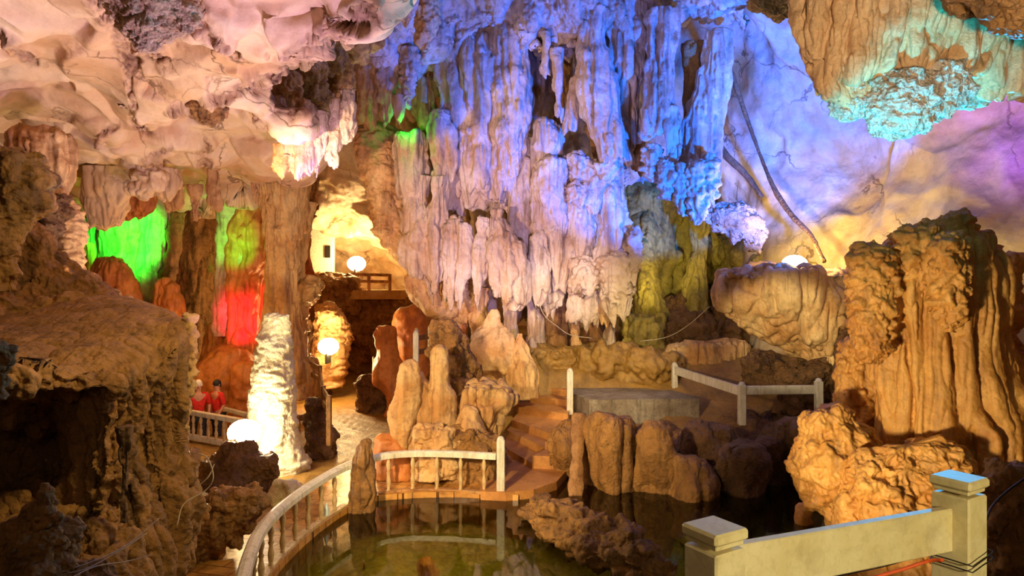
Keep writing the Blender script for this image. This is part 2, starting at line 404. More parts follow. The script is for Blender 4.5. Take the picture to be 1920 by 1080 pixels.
def flute(w, a=.4): return [('n', .5*w, (.35/w,)*3), ('b', a*w*1.2, (1/w, 1/w, .1/w)), ('b', .24*w, (3/w, 3/w, .5/w)), ('n', .04*w, (7/w, 7/w, 3/w))]
def crust(w): return [('B', .4*w, (1/w,)*3), ('b', .2*w, (3/w,)*3), ('n', .07*w, (8/w,)*3)]
def rocky(w): return [('n', .5*w, (.5/w,)*3), ('B', .25*w, (1.2/w,)*3), ('r', .1*w, (3/w,)*3), ('n', .03*w, (9/w,)*3)]
def soft(w): return [('n', .3*w, (.7/w,)*3), ('n', .05*w, (3/w,)*3)]
def drip(w): return [('n', .4*w, (.4/w,)*3), ('b', .35*w, (1/w, 1/w, .25/w)), ('t', .05*w, (2/w, 2/w, 5/w)), ('n', .05*w, (6/w,)*3)]
def layered(w): return [('n', .4*w, (.4/w,)*3), ('B', .22*w, (.6/w, .6/w, 2/w)), ('r', .1*w, (3/w, 3/w, 7/w))]
# ------------------------------------------------------------------ the cave shell
cam = bpy.data.cameras.new('camera'); co = bpy.data.objects.new('camera', cam); C.objects.link(co)
co.location = (0, 0, CZ); co.rotation_euler = (math.radians(90), 0, 0)
cam.sensor_width = 36; cam.lens = 36*F/1920; cam.clip_start = .05; cam.clip_end = 200
bpy.context.scene.camera = co
S = bpy.context.scene
S.view_settings.view_transform = 'Standard'; S.view_settings.look = 'None'; S.view_settings.gamma = 1; S.view_settings.use_curve_mapping = False
w = bpy.data.worlds.new('cave_dark'); S.world = w; w.use_nodes = True
w.node_tree.nodes['Background'].inputs[0].default_value = (.02, .012, .006, 1)
w.node_tree.nodes['Background'].inputs[1].default_value = 1.0

# low slab of ceiling on the left, running away from the camera
def zc(py, z): return (z-CZ)*F/(540-py)
rows = [(-900, [-2200, -1000, 0, 700, 1200, 1700], 5.7), (-350, [-1400, -600, 0, 420, 760, 1080], 5.9), (-120, [-1000, -380, 0, 360, 640, 880], 5.9),
        (0, [-700, -200, 100, 350, 560, 735], 5.9), (100, [-500, -120, 130, 300, 450, 600], 6.0), (180, [-400, -80, 120, 260, 390, 500], 6.0),
        (245, [-350, -60, 140, 280, 430, 590], 6.0), (300, [-300, -40, 140, 260, 400, 590], 5.9), (345, [-300, -40, 140, 260, 380, 520], 5.85),
        (385, [-300, -40, 150, 240, 340, 440], 5.9)]
ctrl = [[(x, py, zc(py, z+.12*math.sin(i*2.1+py*.02))) for i, x in enumerate(xs)] for py, xs, z in rows]
ctrl.append([(x, 330, 26) for x in [-300, -40, 150, 240, 340, 440]])
for r in ctrl:
    a = r[-1]; r.append((a[0]+25, a[1]-90, a[2]*1.35))
m = Mesh(); _, V = sheet(m, ctrl, 760, 640, [('n', .2, (.35,)*3), ('f', .5, (.5, .5, .5)), ('f', .16, (1.4, 1.4, 1.4)), ('n', .015, (4,)*3)], seed=3)
segs = [(170, -60, 200, 30, 34), (200, 20, 246, 120, 22), (246, 120, 248, 196, 10), (230, -60, 330, -10, 70), (250, 20, 350, 30, 58), (270, 80, 300, 100, 26), (350, 40, 438, 104, 16), (330, 205, 392, 222, 22), (392, 195, 470, 158, 20), (470, 158, 520, 150, 24),
        (540, 130, 620, 60, 40), (600, 90, 700, 10, 36), (530, 190, 600, 210, 36), (560, 160, 640, 140, 40), (250, 330, 290, 310, 26), (215, 238, 190, 262, 12), (385, 280, 384, 310, 18), (245, 225, 300, 260, 9), (320, 285, 260, 300, 9), (0, 60, 60, 120, 14)]
pm = seg_mask(V, segs)
V = displace(V, False, [('B', .12, (3.4,)*3), ('b', .08, (7,)*3), ('n', .025, (16,)*3)], 5, mask=pm, sign=1.0 if (((np.array([0, 0, 3.0])-V)*normals(V, False)).sum() > 0) else -1.0)
m = Mesh(); m.grid(V, False); m.patch = pm*.85
build(m, 'ceiling', M['ceiling'], kind='structure')

# the far wall and dome
px = [250, 420, 600, 780, 1000, 1250, 1420, 1600, 1800, 2050, 2500]
def row(py, ds): return [(x, py, d) for x, d in zip(px, ds)]
ctrl = [row(-2600, [3.2]*11), row(-900, [9, 9, 9, 9, 8, 8, 7, 6.5, 6, 6, 6]), row(-250, [19, 18, 17, 16, 16, 15, 12.5, 11, 10, 9, 8]), row(0, [26, 25, 22, 18.5, 18.5, 18, 14.8, 13, 11.5, 10.5, 9]),
        row(150, [31, 31, 27, 20, 20, 18.5, 16.5, 15, 12.6, 11, 9.5]), row(300, [34, 34, 33, 24, 22, 20, 17.5, 16, 12.5, 11, 9.5]),
        row(420, [34, 34, 34, 30, 24, 22, 18.2, 15.4, 12, 10.6, 9]), row(520, [34, 34, 34, 32, 25, 22, 18, 15.2, 12, 10.6, 9]), row(760, [34, 34, 34, 32, 25, 22, 17, 15, 12, 10.6, 9])]
m = Mesh(); sheet(m, ctrl, 560, 760, [('n', .5, (.3,)*3), ('f', .22, (.45,)*3), ('n', .12, (.9,)*3), ('n', .02, (4,)*3)], seed=8)
build(m, 'wall_back', M['dome'], kind='structure')

# the near side and the rear of the cave, round the photographer
th = np.linspace(0, 2*np.pi, 120, endpoint=False); ph = np.linspace(.02, np.pi-.02, 70)
V = np.stack([17*np.cos(th)[None]*np.sin(ph)[:, None]+0, 12*np.sin(th)[None]*np.sin(ph)[:, None]-3.0, 10.5*np.cos(ph)[:, None]*np.ones((1, 120))+1.5], -1)
keep_ = V[..., 1] < 3.5
V = displace(V, True, [('n', .8, (.3,)*3)], 4)
m = Mesh(); m.grid(V, True)
q = m.q[0]; cen = m.v[0][q].mean(1); m.q[0] = q[(cen[:, 1] < 3.0) | (np.abs(cen[:, 0]) > 15) ]
m.q[0] = m.q[0][m.v[0][m.q[0]].mean(1)[:, 1] < 3.0]
build(m, 'wall_rear', M['dome'], kind='structure')

# side wall far left
ctrl = [[(-900, 900, 5), (-700, 900, 8), (-300, 900, 12), (60, 900, 16)], [(-900, 500, 5), (-700, 500, 8), (-300, 500, 12), (60, 520, 17)],
        [(-900, 200, 5), (-700, 250, 8), (-300, 300, 12), (60, 350, 17)], [(-900, -400, 5), (-700, -100, 8), (-300, 100, 12), (60, 200, 17)]]
m = Mesh(); sheet(m, ctrl, 120, 160, rocky(1.2), seed=6); build(m, 'wall_left', M['brown'], kind='structure')
ctrl = [[(2100, 1300, 6), (2000, 1000, 8), (1900, 800, 10.5)], [(2500, 500, 5), (2200, 500, 8), (2020, 480, 11)], [(3000, -500, 4), (2300, -100, 8), (2100, 100, 11.5)]]
m = Mesh(); sheet(m, ctrl, 120, 160, rocky(1.0), seed=16); build(m, 'wall_right', M['brown'], kind='structure')

# left recess: rough wall behind the coloured columns
ctrl = [[(40, 300, 17), (180, 300, 20), (330, 300, 22), (480, 300, 23), (600, 330, 23)], [(40, 420, 17), (180, 420, 19.5), (330, 420, 22), (480, 420, 23), (590, 430, 22.5)],
        [(40, 560, 16), (180, 560, 19), (330, 560, 21.5), (480, 560, 22.5), (590, 560, 22)], [(40, 760, 15.5), (180, 760, 18), (330, 760, 20.5), (480, 760, 21.5), (590, 760, 21.5)]]
m = Mesh(); sheet(m, ctrl, 260, 330, [('n', .5, (.6,)*3), ('b', .35, (1.3, 1.3, .3)), ('B', .1, (3, 3, 2)), ('n', .03, (8,)*3)], seed=11)
build(m, 'wall_recess', M['brown'], kind='structure')

# floor
u = np.linspace(-1.05, 1.15, 620); yy = 1.2*(34/1.2)**np.linspace(0, 1, 620)
X = u[None]*yy[:, None]; Y = np.repeat(yy[:, None], 620, 1)
def sst(a, b, x):
    t = np.clip((x-a)/(b-a), 0, 1); return t*t*(3-2*t)
RAIL = np.array([(-2.28, 5.2), (-2.42, 5.9), (-2.62, 6.6), (-2.80, 7.4), (-2.84, 8.2), (-2.74, 9.2), (-2.52, 10.1), (-2.15, 10.68), (-1.66, 10.9), (-1.0, 10.88), (-.25, 10.72)])
edge_x = np.interp(Y, RAIL[:8, 1], RAIL[:8, 0])
inpool = sst(-.15, .25, X-edge_x)*sst(11.25, 10.95, Y+0*X)
inpool = np.maximum(inpool, sst(.0, .3, X-.1)*sst(12.2, 11.5, Y)*sst(7.6, 7.1, X))
inpool *= sst(7.4, 6.6, X-.12*(Y-8))
z = np.zeros_like(X)
z += sst(12.8, 15.4, Y)*sst(2.4, 3.4, X)*.75
z += sst(15.2, 18.0, Y+.25*np.abs(X-3))*sst(-1.6, .2, X)*1.0+sst(15.6, 16.2, Y)*sst(-1.2, 0, X)*sst(3.4, 2.4, X)*.8
z += sst(18, 24, Y)*sst(4, 7, X)*.8
bank = np.clip((-4.0-X+.28*(Y-7.6))*.95, 0, 3.0)*sst(10.5, 8.6, Y)
z += bank*(1+.25*vn(np.stack([X*1.3, Y*1.3, 0*X], -1)))
z += sst(6.6, 8.0, X)*1.0*sst(13, 11, Y)
P3 = np.stack([X, Y, 0*X], -1)
z += .10*fbm(P3*.9+4)*(1-inpool)*sst(.05, .4, np.abs(z)+.1) + .035*np.abs(fbm(P3*5))*(1-inpool)
pb = -.48-.6*sst(-1.2, 1.2, X)+.16*fbm(P3*1.1+9)+.03*fbm(P3*6)
z = z*(1-inpool)+pb*inpool
m = Mesh(); m.grid(np.stack([X, Y, z-.05], -1), False); m.patch = inpool*np.ones_like(z)
build(m, 'floor', M['mud'], kind='structure')
WZ = -.09
m = Mesh(); m.poly([(-5, 2.5, WZ), (8.2, 2.5, WZ), (8.2, 13.4, WZ), (-5, 13.4, WZ)], [(0, 1, 2, 3)])
build(m, 'pool_water', M['water'], kind='structure')
# ------------------------------------------------------------------ the great central mass
base = empty('flowstone_curtain', at(985, 600, 17.5), 'huge pale fluted flowstone curtain hanging in the middle of the cave, almost to the floor', 'flowstone')
m = Mesh()
loft(m, [(1010, -80, 420), (1005, 60, 330), (1000, 200, 315), (985, 330, 262), (975, 420, 210), (980, 500, 185), (985, 560, 160), (990, 590, 90)], 20.2, .45, flute(.7, .4), ragged=.5, rfreq=2)
build(m, 'core', M['flow'], base)
def lobe(keys, d, w=.22, ratio=.75, mat='flow', name='drapery', rag=.25, lay=None, parent=base, a=.42, label=None, rf=None, **k):
    m = Mesh(); loft(m, keys, d, ratio, lay or flute(w, a), ragged=rag, rfreq=rf or 1.1/w, **k)
    return build(m, name, M[mat], parent, label)
# upper tier
lobe([(905, 50, 40), (905, 90, 62), (908, 180, 64), (912, 280, 60), (915, 350, 50), (925, 395, 34), (935, 402, 8)], 16.7, .30, rag=.35)
lobe([(950, 30, 30), (952, 120, 38), (956, 210, 40), (955, 290, 30), (950, 350, 22), (945, 372, 5)], 16.3, .2, rag=.3)
lobe([(872, 70, 40), (866, 130, 46), (860, 200, 34), (858, 260, 22), (862, 300, 8)], 16.6, .25)
lobe([(770, 244, 6), (772, 252, 28), (772, 290, 36), (771, 340, 34), (772, 380, 22), (770, 420, 18), (768, 470, 16)], 16.4, .22, rag=.5)
lobe([(826, 208, 8), (828, 220, 22), (830, 270, 27), (830, 330, 20), (826, 380, 16), (824, 420, 18)], 16.3, .2)
lobe([(850, 240, 12), (848, 280, 22), (846, 340, 26), (848, 400, 20)], 16.8, .2)
lobe([(790, 330, 14), (778, 390, 20), (776, 440, 32), (782, 490, 34), (800, 525, 18), (812, 548, 4)], 16.2, .3, rag=.3, a=.25)
lobe([(826, 330, 14), (818, 380, 22), (818, 430, 32), (820, 480, 27), (816, 520, 14), (812, 552, 3)], 16.05, .28, a=.25)
lobe([(848, 402, 6), (848, 412, 18), (850, 450, 25), (850, 490, 23), (846, 530, 14), (841, 562, 4)], 15.95, .2, rag=.35)
lobe([(868, 418, 4), (870, 424, 11), (872, 455, 14), (872, 490, 19), (866, 530, 11), (858, 580, 4)], 15.8, .12, rag=.3)
lobe([(902, 400, 5), (904, 406, 14), (905, 424, 15), (904, 436, 12), (905, 450, 17), (906, 480, 20), (902, 510, 17), (896, 545, 7), (893, 575, 3)], 15.7, .12, rag=.4, a=.35)
lobe([(931, 392, 3), (931, 396, 8), (931, 406, 7), (933, 418, 13), (940, 440, 22), (950, 470, 33), (957, 510, 34), (960, 545, 30), (962, 575, 17), (963, 582, 4)], 15.6, .2, rag=.2, a=.4)
lobe([(930, 440, 10), (928, 480, 14), (930, 520, 13), (934, 560, 4)], 15.5, .15)
lobe([(975, 470, 8), (982, 500, 16), (982, 540, 16), (978, 570, 6)], 15.7, .14)
lobe([(985, 250, 8), (982, 262, 24), (982, 320, 27), (980, 400, 30), (985, 460, 30), (1000, 500, 24), (1005, 540, 12)], 16.5, .3, a=.3)
lobe([(1010, 430, 8), (1010, 450, 18), (1012, 500, 22), (1012, 540, 20), (1006, 565, 5)], 15.9, .1, rag=.25)
lobe([(1030, 224, 8), (1030, 234, 28), (1032, 270, 36), (1032, 310, 30), (1030, 330, 10)], 16.2, .25, a=.2)
lobe([(1035, 292, 10), (1034, 304, 30), (1034, 350, 34), (1036, 400, 27), (1040, 440, 20), (1040, 490, 14), (1042, 512, 3)], 15.9, .12, rag=.4, a=.5)
lobe([(1010, 300, 6), (1006, 350, 14), (1008, 420, 16), (1020, 480, 12), (1030, 508, 4)], 16.0, .12)
lobe([(1060, 380, 8), (1058, 420, 18), (1060, 460, 16), (1054, 500, 14), (1048, 545, 10)], 16.1, .14, rag=.3)
lobe([(1080, 330, 8), (1082, 350, 22), (1086, 400, 30), (1090, 450, 28), (1084, 490, 20), (1078, 512, 6)], 16.0, .14, rag=.35, a=.5)
lobe([(1040, 500, 6), (1038, 520, 17), (1036, 555, 20), (1034, 580, 10), (1032, 586, 3)], 16.4, .1, rag=.2, a=.5)
lobe([(1140, 325, 10), (1142, 345, 24), (1146, 390, 30), (1146, 440, 26), (1142, 480, 22)], 15.9, .22, a=.35)
lobe([(1168, 390, 8), (1170, 420, 12), (1172, 470, 16), (1172, 510, 10)], 15.8, .15, lay=crust(.15))
lobe([(1100, 480, 14), (1098, 505, 32), (1094, 540, 30), (1090, 552, 14)], 15.9, .25, lay=crust(.25))
lobe([(1150, 470, 14), (1152, 490, 34), (1156, 530, 34), (1158, 570, 26), (1160, 588, 8)], 15.7, .12, rag=.4, lay=crust(.16))
lobe([(1190, 425, 5), (1192, 432, 9), (1190, 450, 13), (1192, 490, 12), (1188, 530, 8)], 15.5, .12, lay=crust(.14))
lobe([(1080, 545, 12), (1078, 560, 17), (1080, 600, 16), (1080, 603, 4)], 16.2, .09, rag=.15)
lobe([(1110, 545, 14), (1110, 565, 20), (1108, 600, 17), (1104, 606, 5)], 16.2, .1, rag=.25)
lobe([(1135, 560, 10), (1134, 580, 14), (1132, 602, 5)], 16.1, .1, mat='flow_tan')
# left flank: brown fissured slab with the smooth bulb beneath
lobe([(705, 236, 20), (712, 250, 42), (716, 300, 45), (724, 350, 44), (735, 410, 42), (752, 460, 38), (770, 500, 26), (785, 520, 8)], 17.3, .3, ratio=1.1, mat='flow_tan', name='fissured_flank', lay=layered(.35), rag=0)
lobe([(800, 500, 20), (806, 530, 42), (812, 560, 44), (822, 585, 34), (826, 598, 12)], 17.0, .3, mat='flow_tan', name='smooth_bulb', lay=soft(.3), rag=0)
lobe([(860, 520, 40), (870, 560, 46), (872, 590, 30), (874, 600, 10)], 17.2, .3, mat='flow_tan', lay=crust(.25))
# crusted shelf to the right
for k, (x, y0, y1, hw, d) in enumerate([(1085, 285, 350, 26, 15.9), (1110, 300, 372, 24, 15.8), (1140, 296, 345, 24, 15.6), (1080, 340, 392, 22, 15.7), (1108, 348, 400, 22, 15.8), (1060, 290, 330, 16, 16.0)]):
    lobe([(x, y0, 6), (x, y0+14, hw), (x+3, (y0+y1)/2, hw), (x, y1-10, hw*.7), (x, y1, 4)], d, .2, lay=crust(.2), name='crusted_knob', rag=.1)

# slabs and stalactites of the upper tier, each hanging from the roof on its own
def hang(name, keys, d, label, cat='stalactite', mat='flow', w=.25, ratio=.5, lay=None, rag=.2, a=.4, group=None, **k):
    m = Mesh(); loft(m, keys, d, ratio, lay or flute(w, a), ragged=rag, rfreq=1.1/w, **k)
    return build(m, name, M[mat], None, label, cat, group)
hang('hanging_slab', [(1112, 20, 30), (1116, 120, 28), (1124, 180, 34), (1140, 240, 36), (1160, 290, 34), (1172, 318, 20), (1176, 326, 5)], 15.6, 'long blue-white slab leaning right, second of the broad slabs above the crusted shelf', 'stalactite', ratio=.8, a=.3)
hang('hanging_slab', [(1180, 0, 50), (1180, 60, 48), (1176, 130, 36), (1172, 190, 28), (1180, 230, 20), (1184, 270, 14), (1186, 285, 4)], 15.9, 'wide blue slab with a tapering foot in the middle of the upper curtain', 'stalactite', ratio=.7)
hang('hanging_slab', [(1240, 20, 34), (1240, 80, 32), (1236, 150, 30), (1230, 210, 28), (1220, 255, 24), (1212, 268, 6)], 15.3, 'broad slab with a white frilled right edge beside the dark recess', 'stalactite', ratio=.8, w=.3)
hang('hanging_slab', [(1262, 200, 14), (1264, 240, 18), (1262, 290, 18), (1258, 318, 10), (1256, 326, 4)], 15.1, 'short frilled slab hanging beneath the white-edged slab', 'stalactite', w=.16)
hang('stalactite', [(1104, 50, 18), (1098, 110, 16), (1086, 170, 14), (1074, 215, 12), (1066, 242, 9)], 15.9, 'long thin stalactite leaning left, meeting the domed drapery', w=.15, ratio=.9)
hang('stalactite', [(1058, 100, 16), (1056, 150, 14), (1054, 200, 12), (1050, 238, 8)], 17.2, 'brown stalactite in the dark gap behind the leaning one', mat='brown', w=.15, ratio=.9)
hang('stalactite', [(1045, 90, 10), (1045, 130, 9), (1046, 180, 6), (1047, 205, 7), (1047, 216, 5), (1047, 222, 2)], 15.8, 'thin beaded stalactite ending in a white knob', w=.1, ratio=.9)
hang('stalactite', [(1000, 60, 14), (1000, 120, 18), (1002, 180, 20), (1000, 240, 14), (996, 262, 4)], 17.2, 'deep blue stalactite beside the white-edged lobe', w=.2, ratio=.8)
hang('stalactite', [(1022, 60, 14), (1024, 100, 12), (1022, 130, 10), (1021, 152, 3)], 15.9, 'small tan-tipped stalactite under the frilled ledge', w=.15, ratio=.8)
hang('stalactite', [(1150, 20, 22), (1156, 120, 18), (1172, 200, 20), (1190, 260, 18), (1204, 310, 12), (1206, 325, 4)], 16.9, 'brown sloping strip seen between the two blue slabs', mat='brown', w=.2, ratio=1.2)  # thin brown loft filling the gap between the slabs
hang('stalactite', [(1100, 130, 10), (1108, 200, 14), (1124, 270, 16), (1132, 312, 8)], 16.6, 'dark brown rib in shadow left of the leaning slab', mat='brown', w=.2)
hang('stalactite', [(1300, 80, 20), (1306, 140, 26), (1304, 200, 22), (1300, 250, 18)], 15.9, 'dark brown curved rib in the recess right of the slabs', mat='brown', w=.2, ratio=1.0)
hang('stalactite', [(1345, 60, 16), (1340, 110, 22), (1330, 170, 30), (1318, 230, 34), (1308, 290, 34), (1302, 330, 30), (1300, 350, 10)], 15.4, 'smooth pale rib flowing down the right side of the recess', w=.4, a=.25, ratio=.7)
hang('stalactite', [(823, 60, 16), (822, 90, 20), (822, 130, 19), (820, 160, 14), (819, 176, 4)], 16.9, 'dark brown stub hanging in the hole above the left lobes', mat='brown', lay=crust(.2), ratio=.9)
hang('stalactite', [(700, 60, 26), (694, 120, 24), (690, 180, 20), (688, 230, 16), (690, 248, 8)], 16.4, 'tan fissured column joining roof and brown flank, left side', mat='flow_tan', w=.2, ratio=.9)
hang('stalactite', [(728, 90, 22), (726, 150, 22), (724, 210, 18), (722, 246, 10)], 16.2, 'lilac and tan column left of the pink stub', w=.2, ratio=.9)
hang('stalactite', [(748, 178, 6), (748, 200, 6), (748, 234, 5)], 15.9, 'short smooth pink stub pointing at the green lamp', w=.3, a=.1, ratio=.95, rag=0)
hang('stalactite', [(768, 90, 16), (768, 130, 16), (764, 180, 13), (762, 206, 6)], 16.0, 'knobbly lilac stalactite right of the pink stub', lay=crust(.18), ratio=.9)
hang('stalactite', [(800, 150, 22), (796, 190, 26), (800, 230, 24), (802, 250, 8)], 17.0, 'tan lumpy column behind the green lamp', mat='flow_tan', w=.25, ratio=.9)
hang('stalactite', [(760, -10, 26), (764, 20, 18), (766, 45, 12), (766, 60, 4)], 14.2, 'short lilac stalactite by the top edge above the lumpy roof', w=.2, ratio=.9)
hang('stalactite', [(800, -10, 24), (800, 30, 22), (798, 70, 18), (796, 84, 6)], 14.8, 'brown stub at the top edge beside the lilac one', mat='flow_tan', w=.2, lay=crust(.2), ratio=.9)
# frill row under the crusted shelf at right
for k, (x, y0, y1, hw, d, lb) in enumerate([
    (1222, 270, 345, 20, 15.2, 'white crusted stalactite, first of the knobbly row left of the yellow glow'),
    (1252, 300, 382, 18, 15.0, 'white crusted stalactite, second of the knobbly row'),
    (1280, 310, 402, 20, 14.9, 'white crusted stalactite lit yellow at its tip, third of the knobbly row'),
    (1305, 300, 420, 22, 14.8, 'stout crusted stalactite, longest of the knobbly row, lit yellow at the tip'),
    (1330, 290, 385, 20, 14.8, 'white crusted stalactite, last of the knobbly row beside the bright wall'),
    (1272, 240, 330, 14, 15.6, 'narrow lilac stalactite behind the knobbly row')]):
    hang('stalactite', [(x, y0, 10), (x, y0+18, hw), (x+2, (y0+y1)/2, hw*.95), (x, y1-14, hw*.7), (x, y1, 4)], d, lb, lay=crust(.22), ratio=.8, rag=.1)

# lumpy blue roof band the slabs hang from
m = Mesh(); ctrl = []
for r, (py, dd) in enumerate([(-420, -5.2), (-160, -3.0), (-20, -1.0), (60, -.2), (110, 0.3), (70, 1.8), (0, 3.0)]):
    ctrl.append([(x, py+o*(.3+.7*(r >= 2))-25*(r == 4)*((i % 2)), b+dd) for i, (x, o, b) in enumerate([(610, 60, 16.5), (700, 30, 16.2), (800, 20, 16.2), (900, -20, 16), (1000, 0, 16), (1090, 10, 15.8), (1180, -55, 15.9), (1300, -50, 15.6), (1400, -70, 15)])])
sheet(m, ctrl, 330, 560, [('n', .35, (.5,)*3), ('B', .45, (.9, .9, .7)), ('b', .16, (2.4, 2.4, 1.4)), ('b', .05, (7, 7, 5)), ('n', .02, (14,)*3)], seed=21)
build(m, 'roof_ledge', M['flow'], None, 'lumpy blue and lilac rock ledge under the roof, from which the slabs hang', 'rock ledge')

# the row of short columns standing beneath the curtain
def stand(name, keys, d, label, cat='column', mat='flow', w=.25, ratio=.9, lay=None, a=.35, group=None, rag=0, parent=None, ext=True, **k):
    if ext:
        e = list(keys[-1]); e[1] += 45; keys = list(keys)+[tuple(e)]
    m = Mesh(); loft(m, keys, d, ratio, lay or flute(w, a), ragged=rag, rfreq=1/w, **k)
    return build(m, name, M[mat], parent, label, cat, group)
for x, y0, y1, hw, d, mt, lb in [(955, 560, 640, 20, 17.4, 'flow', 'blue-grey rock column under the curtain, behind the pale cone'), (1000, 530, 652, 17, 17.0, 'flow', 'tall grey rock column under the curtain, nearest the pale cone'),
                          (1042, 560, 645, 26, 17.6, 'brown', 'broad purple-brown column under the middle of the curtain'), (1080, 590, 640, 10, 17.0, 'flow_tan', 'short tan column right of the purple-brown one'),
                          (1115, 590, 640, 22, 18.2, 'flow_tan', 'orange-tan column in the shadow under the curtain')]:
    stand('stone_column', [(x, y0, hw*.9), (x, (y0+y1)/2, hw*.85), (x, y1-10, hw), (x, y1+8, hw*1.2)], d, lb, mat=mt, w=.2)
stand('stone_column', [(1154, 560, 12), (1148, 590, 11), (1144, 625, 12), (1142, 648, 17), (1140, 662, 24)], 16.9, 'pale trunk-like column flaring at its foot, right end of the curtain', w=.15)
stand('stone_column', [(905, 540, 14), (902, 575, 13), (900, 600, 18)], 16.9, 'tan stub column under the fringe left of the cone', mat='flow_tan', w=.15)
stand('stone_column', [(850, 560, 10), (866, 600, 12), (868, 640, 14)], 17.2, 'orange column under the smooth bulb', mat='orange', w=.2)
# ------------------------------------------------------------------ standing rocks of the middle
R_ = 'rock'
stand('stalagmite', [(927, 581, 4), (927, 590, 10), (928, 604, 22), (930, 630, 42), (928, 660, 52), (924, 690, 50), (920, 705, 30)], 15.4, 'broad smooth pale cone-shaped stalagmite under the curtain', 'stalagmite', 'flow_tan', lay=soft(.5), ratio=.8)
stand('stalagmite', [(975, 625, 4), (975, 640, 12), (978, 670, 22), (980, 700, 26)], 15.2, 'small tan stalagmite leaning against the pale cone on its right', 'stalagmite', 'flow_tan', w=.3)
stand('stalagmite', [(998, 634, 2), (999, 645, 6), (1002, 662, 9), (1002, 668, 9)], 16.5, 'tiny pale pointed stalagmite on the mound right of the cone', 'stalagmite', 'flow', w=.2, a=.2)
stand('stalagmite', [(825, 645, 4), (825, 652, 14), (824, 680, 19), (823, 720, 22), (826, 760, 24), (826, 800, 30), (826, 840, 36)], 11.9, 'tall pillar-like stalagmite, tallest of the group by the pond path', 'stalagmite', 'flow_tan', lay=drip(.2))
stand('stalagmite', [(765, 676, 4), (765, 684, 14), (763, 720, 17), (757, 760, 22), (752, 790, 24), (750, 818, 24)], 11.7, 'ringed stalagmite with a flat top below the small dark fence', 'stalagmite', 'flow_tan', lay=drip(.25))
stand('stalagmite', [(782, 700, 10), (792, 730, 26), (796, 770, 34), (792, 820, 38)], 12.1, 'rounded tan stalagmite between the ringed one and the pillar', 'stalagmite', 'flow_tan', lay=soft(.4))
stand('boulder', [(838, 606, 6), (838, 614, 26), (840, 640, 36), (850, 690, 40), (850, 720, 40)], 13.4, 'rough pitted brown boulder behind the pillar stalagmite', R_, 'brown', lay=crust(.3))
stand('boulder', [(905, 712, 14), (908, 722, 44), (914, 760, 58), (912, 800, 56), (908, 835, 50)], 12.3, 'large drooping tan boulder with smooth folds left of the steps', R_, 'flow_tan', lay=flute(.5, .4))
stand('boulder', [(880, 760, 10), (876, 790, 26), (872, 830, 34)], 11.8, 'small smooth hump in front of the drooping boulder', R_, 'flow_tan', lay=soft(.4))
stand('boulder', [(880, 672, 4), (880, 682, 16), (884, 700, 22), (886, 712, 18)], 13.6, 'knotted brown stone at the foot of the pale cone', R_, 'brown', lay=crust(.2))
stand('boulder', [(815, 800, 14), (816, 812, 40), (820, 835, 48), (822, 850, 48)], 11.35, 'low veined tan boulder behind the white handrail, left', R_, 'flow_tan', lay=crust(.3), ratio=.6)
stand('boulder', [(880, 806, 14), (884, 818, 46), (888, 838, 56), (888, 858, 54)], 11.5, 'low dark-netted boulder behind the white handrail, right', R_, 'brown', lay=crust(.25), ratio=.6)
stand('boulder', [(740, 815, 10), (735, 825, 24), (735, 850, 32)], 11.6, 'orange hump beside the path left of the veined boulder', R_, 'orange', lay=soft(.4))
stand('boulder', [(868, 640, 10), (864, 660, 30), (862, 700, 36), (860, 760, 40)], 13.9, 'purple-brown slab standing behind the pillar', R_, 'brown', lay=flute(.3))
stand('boulder', [(960, 690, 20), (985, 700, 60), (1000, 725, 80), (1000, 740, 70)], 16.6, 'mud-coloured mound between cone and steps', R_, 'mud', lay=soft(.6), ratio=.7)
for x, y0, y1, hw, d, lb in [(1040, 655, 712, 62, 16.8, 'rounded wet mud mound under the columns, left lobe'), (1130, 655, 720, 60, 16.8, 'rounded wet mud mound under the columns, middle lobe'), (1215, 672, 740, 60, 16.6, 'rounded wet mud mound under the columns, right lobe')]:
    stand('boulder', [(x, y0-6, 20), (x, y0+4, hw), (x+4, (y0+y1)/2, hw*1.15), (x+4, y1, hw*1.2)], d, lb, R_, 'mud', lay=rocky(.5), ratio=.6)
# dark giants in the left middle distance
stand('stalagmite', [(778, 570, 5), (776, 580, 22), (772, 620, 36), (768, 680, 44), (764, 740, 40)], 19.5, 'tall dark red-brown hooded stalagmite behind the path', 'stalagmite', 'orange', lay=soft(.5))
stand('stalagmite', [(726, 608, 6), (726, 613, 18), (724, 640, 24), (724, 660, 26), (728, 700, 30), (742, 740, 24), (748, 770, 22)], 17.5, 'dark red-brown stalagmite shaped like a hooded figure', 'stalagmite', 'orange', lay=soft(.4))
stand('stalagmite', [(517, 586, 5), (518, 592, 22), (517, 620, 28), (514, 680, 36), (512, 740, 42), (510, 800, 44), (514, 850, 54), (520, 874, 62)], 12.3, 'tall white floodlit stalagmite with a rounded top beside the path', 'stalagmite', 'white', lay=[('n', .04, (1.2,)*3), ('B', .035, (3, 3, 7)), ('r', .022, (7, 7, 12)), ('n', .008, (20,)*3)])
stand('boulder', [(455, 838, 10), (455, 848, 34), (448, 880, 66), (440, 930, 84), (440, 960, 80)], 10.9, 'dark boulder carrying the floodlight at the foot of the white stalagmite', R_, 'dark', lay=rocky(.35), ratio=.6)
stand('stone_block', [(535, 898, 12), (534, 905, 24), (528, 925, 30), (524, 944, 28)], 10.2, 'small bright angular stone on the edge of the walkway', 'stone', 'white', lay=[('f', .10, (4,)*3), ('n', .03, (9,)*3)])
stand('boulder', [(425, 916, 20), (432, 926, 52), (430, 955, 62), (396, 1000, 66), (350, 1050, 60)], 8.2, 'rough floodlit rock lying beside the walkway', R_, 'brown', lay=crust(.2), ratio=.7)
